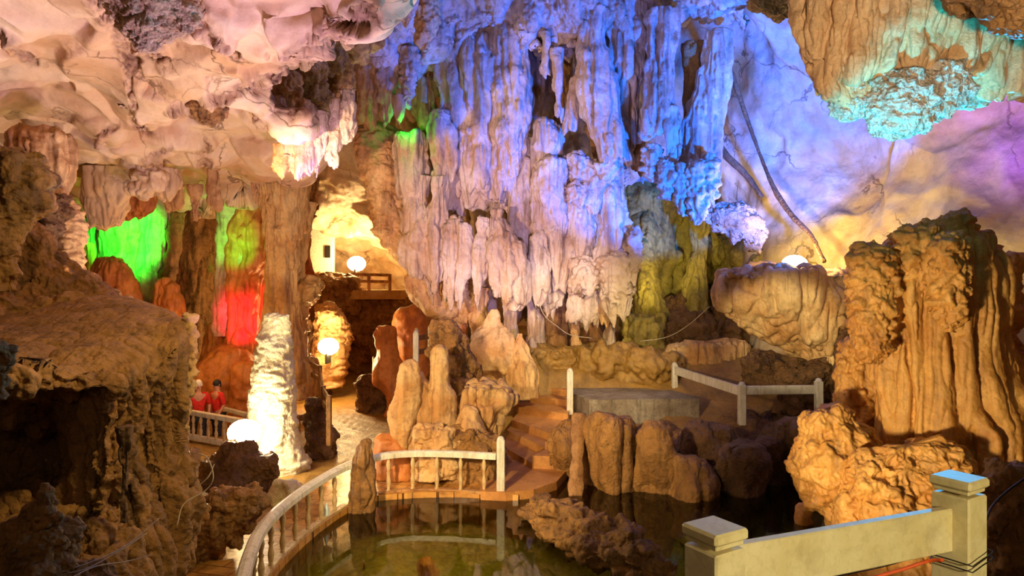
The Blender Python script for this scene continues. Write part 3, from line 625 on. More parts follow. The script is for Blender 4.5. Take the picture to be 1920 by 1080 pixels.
stand('boulder', [(615, 566, 6), (617, 574, 26), (620, 610, 36), (618, 650, 38), (614, 680, 34)], 20.5, 'rough rounded boulder lit by the path floodlight', R_, 'flow_tan', lay=layered(.35))
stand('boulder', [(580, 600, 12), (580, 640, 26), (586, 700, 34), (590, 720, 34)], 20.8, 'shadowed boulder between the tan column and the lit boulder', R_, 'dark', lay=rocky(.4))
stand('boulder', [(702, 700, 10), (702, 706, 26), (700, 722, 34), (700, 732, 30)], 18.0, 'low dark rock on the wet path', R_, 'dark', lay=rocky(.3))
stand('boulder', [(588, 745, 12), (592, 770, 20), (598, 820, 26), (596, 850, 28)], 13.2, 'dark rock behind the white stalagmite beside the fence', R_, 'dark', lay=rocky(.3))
# recess on the left
def col(x0, y0, x1, y1, hw, d, mat, lb, w=.25, lay=None, cat='column', name='stone_column', mid=1.0, ext=70):
    return stand(name, [(x0, y0, hw*1.1), ((x0*2+x1)/3, (2*y0+y1)/3, hw*.95), ((x0+2*x1)/3, (y0+2*y1)/3, hw*mid), (x1, y1, hw*1.15), (x1, y1+ext, hw*1.2)], d, lb, cat, mat, w, lay=lay, ext=False)
col(232, 380, 232, 560, 44, 18.6, 'flow', 'smooth wide column washed in bright green light')
col(192, 410, 190, 520, 26, 18.8, 'flow', 'green-lit rounded column at the left edge of the recess')
col(300, 370, 284, 560, 18, 17.8, 'flow', 'fluted column half green and half orange', .15)
col(276, 400, 268, 560, 14, 18.0, 'flow', 'slender green-lit column with dark grooves', .12)
col(338, 400, 314, 530, 13, 17.8, 'brown', 'leaning brown column beside the green and orange one', .2)
col(425, 385, 420, 560, 16, 17.6, 'flow', 'narrow green-lit column right of the dark recess', .15)
col(456, 385, 452, 450, 16, 17.7, 'flow', 'short green-lit drapery beside the narrow green column', .15)
col(374, 400, 370, 600, 44, 20.5, 'brown', 'dark brown wide column deep in the recess', .4)
stand('stone_column', [(500, 310, 26), (478, 400, 40), (470, 470, 42), (466, 540, 38), (462, 610, 38), (465, 700, 46)], 17.8, 'thick rusty column glowing red near its foot', 'column', 'orange', w=.25)
stand('stone_column', [(535, 320, 44), (534, 400, 36), (530, 480, 30), (528, 560, 32), (530, 640, 44), (538, 700, 56)], 17.0, 'tall tan fluted column right of the rusty one, roof to floor', 'column', 'flow_tan', w=.2, a=.5)
stand('stone_column', [(572, 380, 22), (570, 430, 16), (568, 500, 10)], 17.4, 'thin fluted column hanging beside the opening of the back chamber', 'column', 'flow_tan', w=.15)
stand('stalagmite', [(214, 484, 8), (214, 494, 24), (214, 530, 34), (216, 570, 44)], 16.5, 'squat orange stalagmite in front of the green column', 'stalagmite', 'orange', w=.3)
stand('stalagmite', [(164, 456, 8), (162, 480, 14), (166, 530, 26)], 16.8, 'small dark orange stalagmite at the left of the recess', 'stalagmite', 'orange', w=.3)
stand('stalagmite', [(306, 525, 8), (306, 540, 22), (312, 580, 32), (320, 620, 40)], 16.8, 'glowing orange stalagmite at the foot of the half-green column', 'stalagmite', 'orange', w=.3)
stand('stalagmite', [(430, 600, 10), (430, 606, 34), (430, 640, 44), (430, 700, 60), (430, 760, 66)], 18.3, 'wide orange stalagmite with a flat top behind the visitors', 'stalagmite', 'orange', w=.3, a=.25)
stand('stalagmite', [(428, 648, 8), (430, 656, 30), (432, 690, 54), (436, 730, 62), (436, 780, 64)], 17.2, 'rounded orange hump in front of the flat-topped stalagmite', 'stalagmite', 'orange', lay=soft(.5))
stand('stalagmite', [(466, 682, 6), (464, 690, 20), (462, 720, 28), (460, 770, 30)], 16.4, 'smaller orange hump right of the rounded hump', 'stalagmite', 'orange', lay=soft(.4))
stand('stalagmite', [(385, 690, 10), (380, 720, 26), (376, 770, 34)], 17.4, 'shadowed orange hump behind the first visitor', 'stalagmite', 'orange', lay=soft(.4))
stand('boulder', [(590, 520, 12), (576, 540, 30), (566, 560, 30), (560, 576, 16)], 17.4, 'lumpy tan rock bulging from the tan fluted column', R_, 'flow_tan', lay=crust(.25))
# draperies under the left roof
for x0, y0, x1, y1, hw, d, mt, lb in [(255, 350, 250, 412, 40, 15.6, 'orange', 'broad pink-brown drapery over the green column'), (200, 330, 195, 430, 44, 14.6, 'ceiling', 'wide pinkish slab drooping at the left of the recess'),
    (325, 360, 325, 396, 22, 15.4, 'flow_tan', 'short pink drapery left of the round drip'), (366, 360, 366, 420, 14, 15.0, 'flow_tan', 'round pink drip hanging over the dark recess'),
    (404, 330, 404, 398, 16, 15.0, 'flow_tan', 'fluted pink drip right of the round one'), (300, 330, 300, 372, 40, 14.6, 'ceiling', 'smooth pink bulge under the left roof'), (478, 330, 478, 386, 12, 15.4, 'flow_tan', 'small golden drip above the rusty column')]:
    hang('drapery', [(x0, y0-14, hw), (x0, y0+10, hw*1.05), ((x0+x1)/2, (y0+y1)/2, hw), (x1, y1-8, hw*.7), (x1, y1, hw*.25)], d, lb, 'drapery', mt, w=.22, ratio=.7, rag=.12)
for x, y0, y1, hw, lb, mt in [(535, 290, 332, 22, 'golden fluted drip under the purple corner', 'flow_tan'), (570, 250, 345, 24, 'large purple-lit drapery at the corner of the left roof', 'flow'), (598, 230, 318, 18, 'purple and white drapery beside the large purple one', 'flow'),
                              (630, 205, 320, 20, 'white and magenta hanging lobe with a bright tip', 'flow'), (655, 190, 270, 16, 'small white hanging lobe next to the yellow vault', 'flow'), (545, 280, 315, 20, 'small violet drip between purple drapery and golden drip', 'flow')]:
    hang('drapery', [(x, y0-20, hw*.9), (x, y0+10, hw), (x-2, (y0+y1)/2, hw), (x-4, y1-14, hw*.6), (x-4, y1, 3)], 11.3, lb, 'drapery', mt, w=.16, ratio=.8, rag=.15)
# knobbly growths on the left roof
def growth(keys, d, lb, lay=None, mat='coral', ratio=.8, **k):
    m = Mesh(); loft(m, keys, d, ratio, lay or crust(.22), **k); return build(m, 'calcite_growth', M[mat], None, lb, 'calcite growth')
growth([(250, -60, 70), (265, 0, 80), (280, 40, 54), (275, 75, 28), (270, 98, 10)], 6.1, 'large knobbly purple-brown growth on the roof at upper left', crust(.13), ratio=1.3)
growth([(330, -40, 30), (340, 10, 36), (345, 45, 24), (340, 62, 8)], 6.2, 'smaller knobbly growth right of the large one', crust(.1), ratio=1.2)
growth([(375, 178, 16), (380, 190, 38), (388, 208, 36), (386, 226, 18), (384, 234, 5)], 9.6, 'dark knobbly cluster in the middle of the left roof', crust(.16), 'brown')
for x, y, hw, hh, d, mt, lb in [(530, 165, 34, 34, 11.6, 'flow_tan', 'golden brown knobbly lump on the lip of the left roof'), (575, 130, 40, 46, 12.6, 'coral', 'lilac knobbly lump above the golden one'), (620, 95, 34, 50, 13.2, 'flow', 'blue-lilac lump on the rim of the roof'),
    (590, 195, 34, 44, 12.8, 'coral', 'brown and lilac knobbly lump over the purple drapery'), (640, 160, 26, 60, 13.6, 'flow_tan', 'tan lump against the hanging columns'), (668, 70, 40, 46, 13.8, 'flow', 'pale blue lumpy growth at the roof rim'),
    (505, 215, 30, 26, 11.8, 'ceiling', 'cream bulge with brown stain on the roof lip'), (545, 225, 26, 34, 12.6, 'orange', 'orange-stained hollow lump on the roof lip')]:
    growth([(x, y-hh, hw*.4), (x, y-hh*.6, hw*.9), (x, y, hw), (x, y+hh*.6, hw*.75), (x, y+hh, 5)], d, lb, crust(.28), mt, ratio=1.0)
growth([(265, 300, 14), (272, 312, 30), (276, 335, 30), (262, 358, 14), (256, 364, 5)], 13.0, 'pink knobbly bulge low on the left roof', crust(.3), 'ceiling')
# far-left fluted columns
stand('stone_column', [(78, 240, 40), (80, 260, 54), (82, 300, 52), (86, 340, 46), (90, 365, 34)], 9.5, 'fluted golden column under the left roof, near the picture edge', 'column', 'flow_tan', w=.10, a=.8)
stand('stone_column', [(112, 350, 14), (118, 380, 26), (122, 430, 28), (126, 480, 26), (130, 530, 24)], 9.2, 'layered golden column below the fluted one, behind the slope', 'column', 'flow_tan', lay=layered(.16))
stand('boulder', [(95, 362, 12), (96, 374, 30), (94, 400, 32), (90, 420, 20)], 8.9, 'dark hollowed rock between the two golden columns', R_, 'dark', lay=crust(.2))
stand('boulder', [(10, 280, 10), (16, 310, 40), (24, 360, 56), (14, 420, 52), (-10, 500, 40)], 6.0, 'brown overhanging rock on the left edge above the slope', R_, 'brown', lay=rocky(.25))
stand('rock_slope', [(52, 400, 8), (50, 420, 24), (40, 470, 70), (36, 520, 120), (30, 575, 190), (30, 600, 200)], 7.6, 'brown cone-shaped rock slope rising at the left', 'rock', 'brown', lay=rocky(.3), ratio=.7)
# the big shelf on the left
ctrl = [[(-500, 720, 9), (-200, 640, 9), (0, 620, 9), (110, 610, 9), (210, 610, 8.6), (290, 625, 8.2), (345, 650, 7.8), (330, 700, 8.2)],
        [(-500, 640, 7), (-200, 600, 7.2), (0, 580, 7.4), (110, 566, 7.4), (205, 558, 7.2), (290, 572, 6.9), (345, 602, 6.5), (338, 640, 7.6)],
        [(-560, 720, 5.4), (-240, 660, 5.6), (0, 640, 5.7), (110, 632, 5.8), (205, 620, 5.9), (290, 618, 6.0), (352, 630, 6.1), (340, 680, 7.6)],
        [(-620, 800, 4.3), (-260, 730, 4.4), (-10, 704, 4.5), (100, 708, 4.8), (200, 706, 5.1), (290, 680, 5.6), (348, 672, 6.0), (330, 720, 7.6)],
        [(-620, 880, 4.4), (-260, 790, 4.5), (-10, 745, 4.7), (90, 752, 4.95), (190, 770, 5.1), (280, 760, 5.6), (336, 750, 6.0), (320, 770, 7.6)],
        [(-620, 1000, 4.8), (-260, 900, 5.0), (-20, 850, 5.6), (80, 860, 5.5), (180, 870, 5.2), (262, 850, 5.7), (318, 820, 6.1), (310, 840, 7.6)],
        [(-620, 1150, 4.6), (-260, 1050, 4.8), (-20, 960, 5.2), (90, 965, 5.1), (180, 960, 5.0), (260, 940, 5.4), (345, 900, 6.2), (360, 900, 7.4)],
        [(-620, 1400, 4.2), (-260, 1250, 4.3), (-20, 1120, 4.6), (90, 1110, 4.6), (180, 1095, 4.7), (250, 1060, 5.2), (335, 1020, 6.1), (370, 1010, 7.2)],
        [(-620, 1600, 3.6), (-260, 1500, 3.6), (-20, 1350, 3.8), (90, 1300, 4.0), (180, 1280, 4.1), (230, 1220, 4.6), (280, 1160, 5.5), (310, 1130, 6.6)]]
m = Mesh(); sheet(m, ctrl, 620, 620, [('n', .16, (1.0,)*3), ('b', .30, (3.2, 3.2, .22)), ('b', .13, (8, 8, .7)), ('B', .025, (14, 14, 5)), ('n', .010, (26,)*3)], seed=44, toward=(1, 0, 5), amp=[.3, .12, .16, .45, 1, 1.1, 1, .8, .7])
build(m, 'rock_shelf', M['brown'], None, 'huge brown rock shelf with dripping draperies at the left', 'rock')
stand('drapery', [(354, 588, 3), (354, 594, 13), (354, 612, 15), (356, 640, 10), (352, 700, 11), (346, 760, 10), (338, 820, 9), (340, 870, 8)], 6.2, 'knobbly golden edge of the left shelf with a round knob on top', 'drapery', 'flow_tan', lay=crust(.09))
stand('boulder', [(-4, 640, 8), (2, 652, 22), (4, 680, 20), (-6, 704, 14)], 3.6, 'small knobbly rock at the left edge of the picture', R_, 'brown', lay=crust(.07))
stand('stalagmite', [(85, 905, 6), (86, 915, 14), (80, 945, 24), (64, 990, 52), (54, 1040, 78), (50, 1110, 100)], 3.4, 'dark lumpy stalagmite in the bottom left corner', 'stalagmite', 'brown', lay=crust(.12))
stand('boulder', [(150, 1060, 20), (150, 1070, 44), (150, 1100, 60)], 3.6, 'low brown rock at the bottom edge', R_, 'brown', lay=crust(.1))
stand('stalactite', [(232, 800, 8), (232, 850, 12), (232, 900, 9), (230, 935, 4)], 4.9, 'narrow glittering drip hanging from the left shelf', 'stalactite', 'dark', w=.08, ratio=.9)

# ------------------------------------------------------------------ right side
stand('giant_stalagmite', [(1760, 420, 40), (1756, 445, 84), (1750, 490, 112), (1742, 540, 128), (1744, 600, 132), (1756, 680, 130), (1772, 760, 130), (1786, 830, 134), (1794, 900, 140), (1800, 960, 150)], 8.9, 'massive fluted ochre stalagmite with a crown of knobs at the right', 'stalagmite', 'giant',
      lay=[('n', .08, (.8,)*3), ('b', .26, (4.2, 4.2, .10)), ('b', .05, (11, 11, 2)), ('n', .008, (22,)*3)], ratio=.75, maxseg=700)
for x, y0, hw, hh, d, lb in [(1792, 393, 34, 90, 8.7, 'dome'), (1722, 418, 44, 110, 8.5, 'dome'), (1634, 453, 42, 200, 8.5, 'dome'), (1776, 432, 34, 160, 8.15, 'dome'), (1842, 452, 34, 160, 8.9, 'dome')]:
    m = Mesh(); loft(m, [(x, y0, 5), (x, y0+8, hw*.65), (x, y0+26, hw), (x, y0+hh*.6, hw*1.02), (x+2, y0+hh, hw*.8), (x+4, y0+hh+30, hw*.3)], d, .85, crust(.14), seed=nseed())
    g = bpy.data.objects.get('giant_stalagmite'); build(m, 'knob', M['giant'], g)
stand('stalagmite', [(1884, 474, 5), (1886, 484, 22), (1884, 540, 26), (1886, 620, 26), (1900, 700, 30)], 9.6, 'slim ochre stalagmite at the right edge behind the giant', 'stalagmite', 'giant', lay=rocky(.2))
stand('stalagmite', [(1600, 640, 6), (1600, 650, 22), (1602, 700, 34), (1606, 760, 40), (1600, 800, 44)], 9.4, 'short ochre stalagmite against the left foot of the giant', 'stalagmite', 'giant', lay=rocky(.2))
stand('boulder', [(1560, 762, 12), (1552, 772, 40), (1566, 820, 66), (1590, 880, 90), (1610, 930, 86), (1640, 980, 84), (1660, 1040, 70)], 8.7, 'bulging ochre rock at the waterside under the giant stalagmite', R_, 'giant', lay=rocky(.3), ratio=.8)
stand('boulder', [(1700, 830, 40), (1690, 860, 80), (1700, 920, 130), (1720, 1000, 170), (1720, 1100, 190)], 8.0, 'broad lumpy ochre rock under the giant, behind the near fence', R_, 'giant', lay=rocky(.35), ratio=.6)
stand('boulder', [(1900, 880, 14), (1896, 900, 40), (1880, 960, 70), (1870, 1040, 90), (1870, 1120, 100)], 4.4, 'rough brown rock in the bottom right corner', R_, 'brown', lay=rocky(.2))
stand('boulder', [(1520, 940, 6), (1512, 950, 12), (1510, 972, 14)], 9.6, 'small knob of rock at the water edge', R_, 'giant', lay=soft(.15))
# ledge with the floodlight, sloping underside
stand('rock_ledge', [(1480, 504, 80), (1474, 516, 130), (1474, 545, 132), (1498, 590, 114), (1522, 630, 92), (1545, 668, 66), (1560, 702, 36)], 14.3, 'overhanging rock ledge carrying the yellow floodlight', 'rock ledge', 'flow_tan', w=.5, a=.25, ratio=.7, ext=False)
stand('boulder', [(1322, 640, 40), (1325, 648, 74), (1322, 670, 78), (1318, 696, 72)], 17.0, 'low rounded flowstone hump under the ledge', R_, 'flow_tan', w=.2, ratio=.5)
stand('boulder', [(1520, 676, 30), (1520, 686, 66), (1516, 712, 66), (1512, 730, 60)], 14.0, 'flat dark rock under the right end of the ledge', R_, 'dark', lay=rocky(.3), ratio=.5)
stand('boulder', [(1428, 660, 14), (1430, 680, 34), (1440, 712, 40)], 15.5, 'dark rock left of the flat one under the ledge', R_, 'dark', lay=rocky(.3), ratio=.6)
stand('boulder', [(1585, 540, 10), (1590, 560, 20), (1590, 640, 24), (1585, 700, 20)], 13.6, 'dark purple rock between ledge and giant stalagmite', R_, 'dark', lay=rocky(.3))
m = Mesh(); ctrl = [[(1150, 300, 22), (1230, 310, 22), (1300, 350, 21.5), (1370, 440, 20), (1440, 480, 18.5), (1500, 505, 17), (1600, 515, 16)],
  [(1150, 345, 19.5), (1230, 350, 18.9), (1300, 385, 19.2), (1370, 455, 18.6), (1440, 495, 17.4), (1500, 515, 16.2), (1600, 525, 15.0)],
  [(1150, 430, 19), (1230, 430, 18.4), (1295, 440, 19.4), (1350, 485, 18.8), (1430, 515, 17.4), (1500, 530, 16), (1600, 535, 14.9)],
  [(1150, 510, 18.8), (1225, 510, 18.0), (1290, 510, 20.0), (1345, 530, 20.2), (1430, 540, 18), (1500, 540, 15.8), (1600, 540, 14.8)],
  [(1150, 600, 18.4), (1215, 600, 17.6), (1285, 600, 20.2), (1345, 600, 20.6), (1430, 610, 19), (1500, 600, 17), (1600, 600, 15)],
  [(1150, 720, 18), (1210, 720, 17.4), (1285, 720, 19.6), (1345, 720, 20), (1430, 720, 18.4), (1500, 720, 17), (1600, 720, 15)]]
sheet(m, ctrl, 240, 320, [('n', .4, (.6,)*3), ('b', .34, (1.5, 1.5, .3)), ('b', .1, (4.5, 4.5, 1.2)), ('n', .03, (10,)*3)], seed=61)
build(m, 'wall_cavity', M['olive'], kind='structure')
col(1318, 400, 1300, 560, 20, 18.6, 'olive', 'dark curved rib of rock between olive wall and cavity', .25)
hang('crusted_fringe', [(1370, 380, 20), (1372, 396, 44), (1380, 420, 50), (1400, 445, 36), (1410, 462, 10)], 16.5, 'bright knobbly fringe lit yellow at the foot of the blue wall', 'calcite growth', mat='coral', lay=crust(.3), ratio=.6)
stand('boulder', [(1190, 590, 16), (1196, 600, 30), (1200, 640, 34), (1204, 670, 36)], 17.6, 'olive brown boulder right of the trunk-like column', R_, 'olive', lay=rocky(.35))
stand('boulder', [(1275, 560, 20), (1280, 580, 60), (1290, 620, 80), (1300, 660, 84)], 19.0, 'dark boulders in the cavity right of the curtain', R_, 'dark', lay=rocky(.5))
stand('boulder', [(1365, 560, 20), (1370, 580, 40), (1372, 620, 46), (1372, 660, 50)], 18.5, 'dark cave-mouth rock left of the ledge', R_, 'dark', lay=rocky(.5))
# root-like vein on the right wall
for pts, rr, lb in [([(1345, 70, 15.3), (1372, 140, 15.6), (1400, 220, 15.9), (1425, 290, 15.9), (1455, 360, 15.9), (1490, 410, 15.4), (1520, 440, 15), (1545, 490, 14.2)], .045, 'long dark vein running down the blue and yellow right wall'),
                    ([(1330, 250, 15.4), (1360, 290, 15.6), (1400, 330, 15.8), (1430, 370, 15.8)], .06, 'short dark rib crossing the bright wall left of the vein')]:
    m = Mesh(); m.tube([at(*p) for p in pts], [rr*(1.2+.3*math.sin(i*1.7)) for i in range(len(pts))], 12, sub=16, lay=[('n', .012, (5,)*3)], seed=3); build(m, 'rock_vein', M['dark'], None, lb, 'vein')
# top right hanging formation
tr = hang('hanging_formation', [(1640, -90, 150), (1640, -30, 140), (1626, 30, 122), (1606, 80, 98), (1590, 130, 76), (1586, 170, 50), (1590, 196, 20)], 6.3, 'big tan fluted formation hanging at the upper right', 'stalactite', 'near_tan', ratio=.8, lay=[('n', .10, (1.6,)*3), ('b', .15, (5.5, 5.5, .55)), ('b', .035, (16, 16, 4)), ('n', .008, (30,)*3)], rag=.12, maxseg=600)
def trp(keys, d, nm, mt='near_tan', lay=None, **k):
    m = Mesh(); loft(m, keys, d, .7, lay or [('n', .07, (2,)*3), ('b', .13, (6, 6, .7)), ('b', .025, (18, 18, 5))], seed=nseed(), **k); build(m, nm, M[mt], tr)
trp([(1720, -60, 90), (1720, 0, 84), (1714, 60, 70), (1712, 110, 56), (1712, 146, 30), (1712, 156, 8)], 6.2, 'lobe', ragged=.06, rfreq=9)
trp([(1800, 0, 80), (1800, 40, 76), (1796, 90, 60), (1792, 130, 40), (1790, 148, 10)], 6.3, 'lobe', ragged=.06, rfreq=9)
trp([(1870, 40, 70), (1870, 80, 70), (1872, 130, 60), (1876, 170, 40), (1880, 196, 10)], 6.5, 'lobe', ragged=.08, rfreq=9)
trp([(1940, 70, 60), (1940, 140, 60), (1930, 180, 30)], 6.7, 'lobe')
for x, y0, y1, hw, d in [(1600, 160, 228, 44, 6.3), (1690, 140, 260, 70, 6.2), (1765, 120, 218, 52, 6.2), (1650, 150, 236, 40, 6.6), (1730, 170, 240, 40, 6.9), (1810, 130, 205, 50, 6.8)]:
    trp([(x, y0, hw*.8), (x, (y0+y1)/2, hw), (x, y1-16, hw*.7), (x, y1, 8)], d, 'frilled_underside', 'coral', crust(.1))
hang('roof_rock', [(1950, -120, 200), (1930, -40, 170), (1940, 10, 110), (1960, 60, 60), (1980, 90, 20)], 4.9, 'brown rock overhang in the top right corner', 'rock', 'brown', lay=rocky(.25), ratio=.8, rag=0)
growth([(1450, -60, 40), (1450, -10, 46), (1455, 20, 30), (1460, 32, 8)], 9.6, 'bright cyan frilled growth at the top edge', crust(.2), 'coral')
# rocks beneath the platform
for x, y0, y1, hw, d, lb, mt in [(1058, 800, 905, 30, 12.0, 'fluted rock buttress beside the leaning plank', 'brown'), (1108, 800, 915, 26, 11.6, 'narrow rounded rock foot under the platform corner', 'brown'), (1155, 800, 926, 46, 11.3, 'broad bulging rock foot under the platform, left of centre', 'brown'),
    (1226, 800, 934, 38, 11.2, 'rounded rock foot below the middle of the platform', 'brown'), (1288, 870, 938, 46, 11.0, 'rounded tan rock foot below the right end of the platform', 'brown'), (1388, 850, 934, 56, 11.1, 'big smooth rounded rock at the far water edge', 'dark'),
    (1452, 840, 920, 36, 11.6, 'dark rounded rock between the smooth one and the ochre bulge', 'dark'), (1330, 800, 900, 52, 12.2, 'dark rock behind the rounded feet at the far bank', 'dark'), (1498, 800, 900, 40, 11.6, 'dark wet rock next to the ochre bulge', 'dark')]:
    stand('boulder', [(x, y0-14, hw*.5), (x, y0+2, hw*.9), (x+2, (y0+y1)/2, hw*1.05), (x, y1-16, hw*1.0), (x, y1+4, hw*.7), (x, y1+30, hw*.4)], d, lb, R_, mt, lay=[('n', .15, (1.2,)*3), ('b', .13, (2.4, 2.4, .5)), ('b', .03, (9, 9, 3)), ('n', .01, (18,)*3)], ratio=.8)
m = Mesh(); ctrl = [[(1040, 790, 13.6), (1110, 806, 14.2), (1200, 806, 14.2), (1310, 800, 14.2), (1400, 770, 14.4), (1520, 760, 14.2)], [(1040, 815, 12.8), (1110, 825, 13.4), (1200, 825, 13.6), (1310, 820, 13.6), (1400, 810, 13.4), (1520, 790, 13.0)],
     [(1040, 850, 12.2), (1110, 850, 12.0), (1200, 850, 12.0), (1310, 860, 12.0), (1400, 850, 12.2), (1520, 850, 12.0)], [(1040, 960, 12.0), (1110, 960, 11.7), (1200, 960, 11.7), (1310, 960, 11.6), (1400, 960, 11.7), (1520, 960, 11.7)]]
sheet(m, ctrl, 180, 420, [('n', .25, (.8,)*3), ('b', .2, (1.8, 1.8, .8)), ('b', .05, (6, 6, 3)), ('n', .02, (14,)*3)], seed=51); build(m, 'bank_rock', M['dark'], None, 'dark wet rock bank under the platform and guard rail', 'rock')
stand('boulder', [(1190, 806, 60), (1190, 812, 118), (1190, 832, 122), (1190, 860, 110)], 13.4, 'brown rock band carrying the concrete platform', R_, 'brown', lay=rocky(.3), ratio=.5)
# ------------------------------------------------------------------ built things
# walkway of pavers round the pond
left = [(-5.6, 4.6), (-4.9, 6.2), (-4.5, 7.4), (-4.3, 8.3), (-3.9, 9.2), (-3.5, 10.2), (-3.6, 11.6), (-3.9, 12.6)]
rr = spline(RAIL, 5)
poly = [(x, y) for x, y in left]+[(-2.9, 13.4), (-1.2, 13.0), (.3, 12.6), (.6, 11.7), (.55, 10.9)]+[(x, y) for x, y in rr[::-1]]
def inset(p, k): return p
m = Mesh()
n = len(poly); cx = -3.3
# built as strips: left border to rail border, so every face stays well shaped
A = spline(np.array([(-5.6, 4.6), (-4.9, 6.2), (-4.5, 7.4), (-4.3, 8.3), (-3.9, 9.4), (-3.4, 11.0), (-2.6, 12.6), (-1.3, 13.0), (0.1, 12.8)]), 8)
B = spline(np.array([RAIL[0]+[0.07, 0]]+[list(RAIL[i]+np.array([.07, 0])) for i in (2, 3, 4, 5, 6)]+[(-2.12, 10.6), (-1.0, 10.8), (.1, 10.62)]), 8)
k = min(len(A), len(B)); A = A[:k]; B = B[:k]
def strip(A, B, z0, z1):
    m = Mesh(); 
    V = np.array([[(a[0], a[1], z0), (a[0], a[1], z1), (b[0], b[1], z1), (b[0], b[1], z0)] for a, b in zip(A, B)])
    m.grid(V, True); return m
m = strip(A, B, -.9, 0.0)
build(m, 'walkway', M['paver'], kind='structure', smooth=False)
# curved rail: handrail, edge beam, balusters, end post
rl = empty('pond_railing', (-2.5, 9, 0), 'white curved railing with turned balusters round the near side of the pond', 'railing')
def rail_between(pts, z, w, h, nm, mat, parent, round_=True, lift=None):
    m = Mesh(); P = spline(np.array(pts), 8); T = np.gradient(P, axis=0); T /= np.linalg.norm(T, axis=1, keepdims=True); Nn = np.stack([-T[:, 1], T[:, 0]], -1)
    prof = [(-.5, -.5), (-.5, .15), (-.32, .42), (0, .5), (.32, .42), (.5, .15), (.5, -.5)] if round_ else [(-.5, -.5), (-.5, .5), (.5, .5), (.5, -.5)]
    V = np.array([[(p[0]+nn[0]*a*w, p[1]+nn[1]*a*w, z+b*h) for a, b in prof] for p, nn in zip(P, Nn)])
    s0 = m.n; m.grid(V, True); m.cap(s0, len(prof)); m.cap(s0+(len(V)-1)*len(prof), len(prof), True)
    return build(m, nm, M[mat], parent, smooth=False)
rail_between(RAIL[:8], .60, .13, .10, 'handrail', 'paint', rl)
rail_between(RAIL[6:]+np.array([0, 0]), .60, .13, .10, 'handrail', 'paint', rl)
rail_between(RAIL[:7], .0, .10, .07, 'edge_beam', 'baluster', rl, False)
rail_between(RAIL[7:], .0, .09, .05, 'edge_beam', 'plank', rl, False)
BP = [(.038, 0), (.038, .03), (.022, .05), (.034, .12), (.04, .17), (.026, .24), (.022, .27), (.036, .30), (.022, .33), (.026, .36), (.04, .43), (.032, .48), (.02, .52), (.036, .54), (.036, .56)]
Ls = np.concatenate([[0], np.cumsum(np.linalg.norm(np.diff(rr, axis=0), axis=1))])
tmpl = None
def baluster_at(x, y, parent, h=1.0, z=0.0):
    global tmpl
    if tmpl is None:
        m = Mesh(); m.lathe((0, 0, 0), BP, 14); tmpl = build(m, 'baluster', M['baluster'], org=(0, 0, 0)); C.objects.unlink(tmpl)
    o = tmpl.copy(); C.objects.link(o); o.parent = parent; o.location = (x-parent.location.x, y-parent.location.y, z-parent.location.z); o.scale = (1, 1, h); return o
s = .35
while s < Ls[-1]-.2:
    x = np.interp(s, Ls, rr[:, 0]); y = np.interp(s, Ls, rr[:, 1])
    if not (9.9 < y < 10.5 and x < -2.3): baluster_at(x, y, rl)
    s += .395
def post(x, y, z0, h, w=.11, nm='post', parent=None, mat='paint', cap=True, label=None, cat=None, rot=0):
    m = Mesh(); c, s_ = math.cos(rot), math.sin(rot); R = [[c, -s_, 0], [s_, c, 0], [0, 0, 1]]
    m.box((x, y, z0+h/2), (w, w, h), R, bev=.012)
    o = build(m, nm, M[mat], parent, label, cat, smooth=False)
    if cap:
        th = np.linspace(0, np.pi/2, 6); m = Mesh()
        m.lathe((x, y, z0+h-.005), [(w*.47*math.cos(t)+.001, w*.5*math.sin(t)) for t in th], 14)
        build(m, 'domed_cap', M[mat], o, smooth=False)
    return o
post(-.18, 10.72, -.02, .88, .13, 'end_post', rl)

# steps up to the platform
st = empty('staircase', (.4, 12.5, 0), 'ochre concrete steps turning up to the platform', 'stairs')
ed = [((0.02, 16.6), (1.42, 15.6), .9), ((.05, 16.0), (1.36, 15.1), .75), ((.15, 15.1), (1.2, 14.3), .6), ((.0, 14.4), (.82, 12.96), .45), ((-.1, 14.1), (.62, 12.5), .3), ((-.16, 13.2), (.36, 12.0), .15)]
for i, (a, b, z) in enumerate(ed):
    if i == 0: a2, b2 = (a[0]-.2, a[1]+1.6), (b[0]+.3, b[1]+1.6)
    else: (a2, b2) = ed[i-1][0], ed[i-1][1]; a2 = (a2[0], a2[1]+.25); b2 = (b2[0]+.02, b2[1]+.25)
    m = Mesh(); m.prism([a, b, b2, a2], -.6, z); build(m, 'step', M['step'], st, smooth=False)
m = Mesh(); m.prism([(-.5, 10.66), (-.1, 10.6), (.35, 10.75), (.75, 11.2), (.98, 11.9), (1.0, 12.7), (.36, 12.2), (-.2, 12.9), (-.7, 12.6)], -.75, .05)
build(m, 'landing', M['step'], st, smooth=False)
m = Mesh(); m.prism([(.36, 12.02), (.98, 11.9), (1.1, 12.9), (.82, 12.98), (.62, 12.52)], -.75, .28); build(m, 'side_wall', M['step'], st, smooth=False)
m = Mesh(); m.prism([(.62, 12.5), (1.0, 12.3), (1.25, 13.9), (1.2, 14.3), (.82, 12.96)], -.75, .42); build(m, 'side_wall', M['step'], st, smooth=False)
post(1.28, 14.75, .5, .96, .14, 'stair_post', None, label='white post with a domed cap at the top of the steps', cat='post')
# platform
m = Mesh(); pts = np.array([(1.30, 15.4), (1.66, 14.3), (4.06, 14.45), (4.1, 14.7), (3.4, 16.6), (1.5, 17.4)])
m.prism([tuple(p) for p in pts], .25, .9)
build(m, 'concrete_platform', M['concrete'], None, 'weathered grey concrete platform with a flat top beside the steps', 'platform', smooth=False)
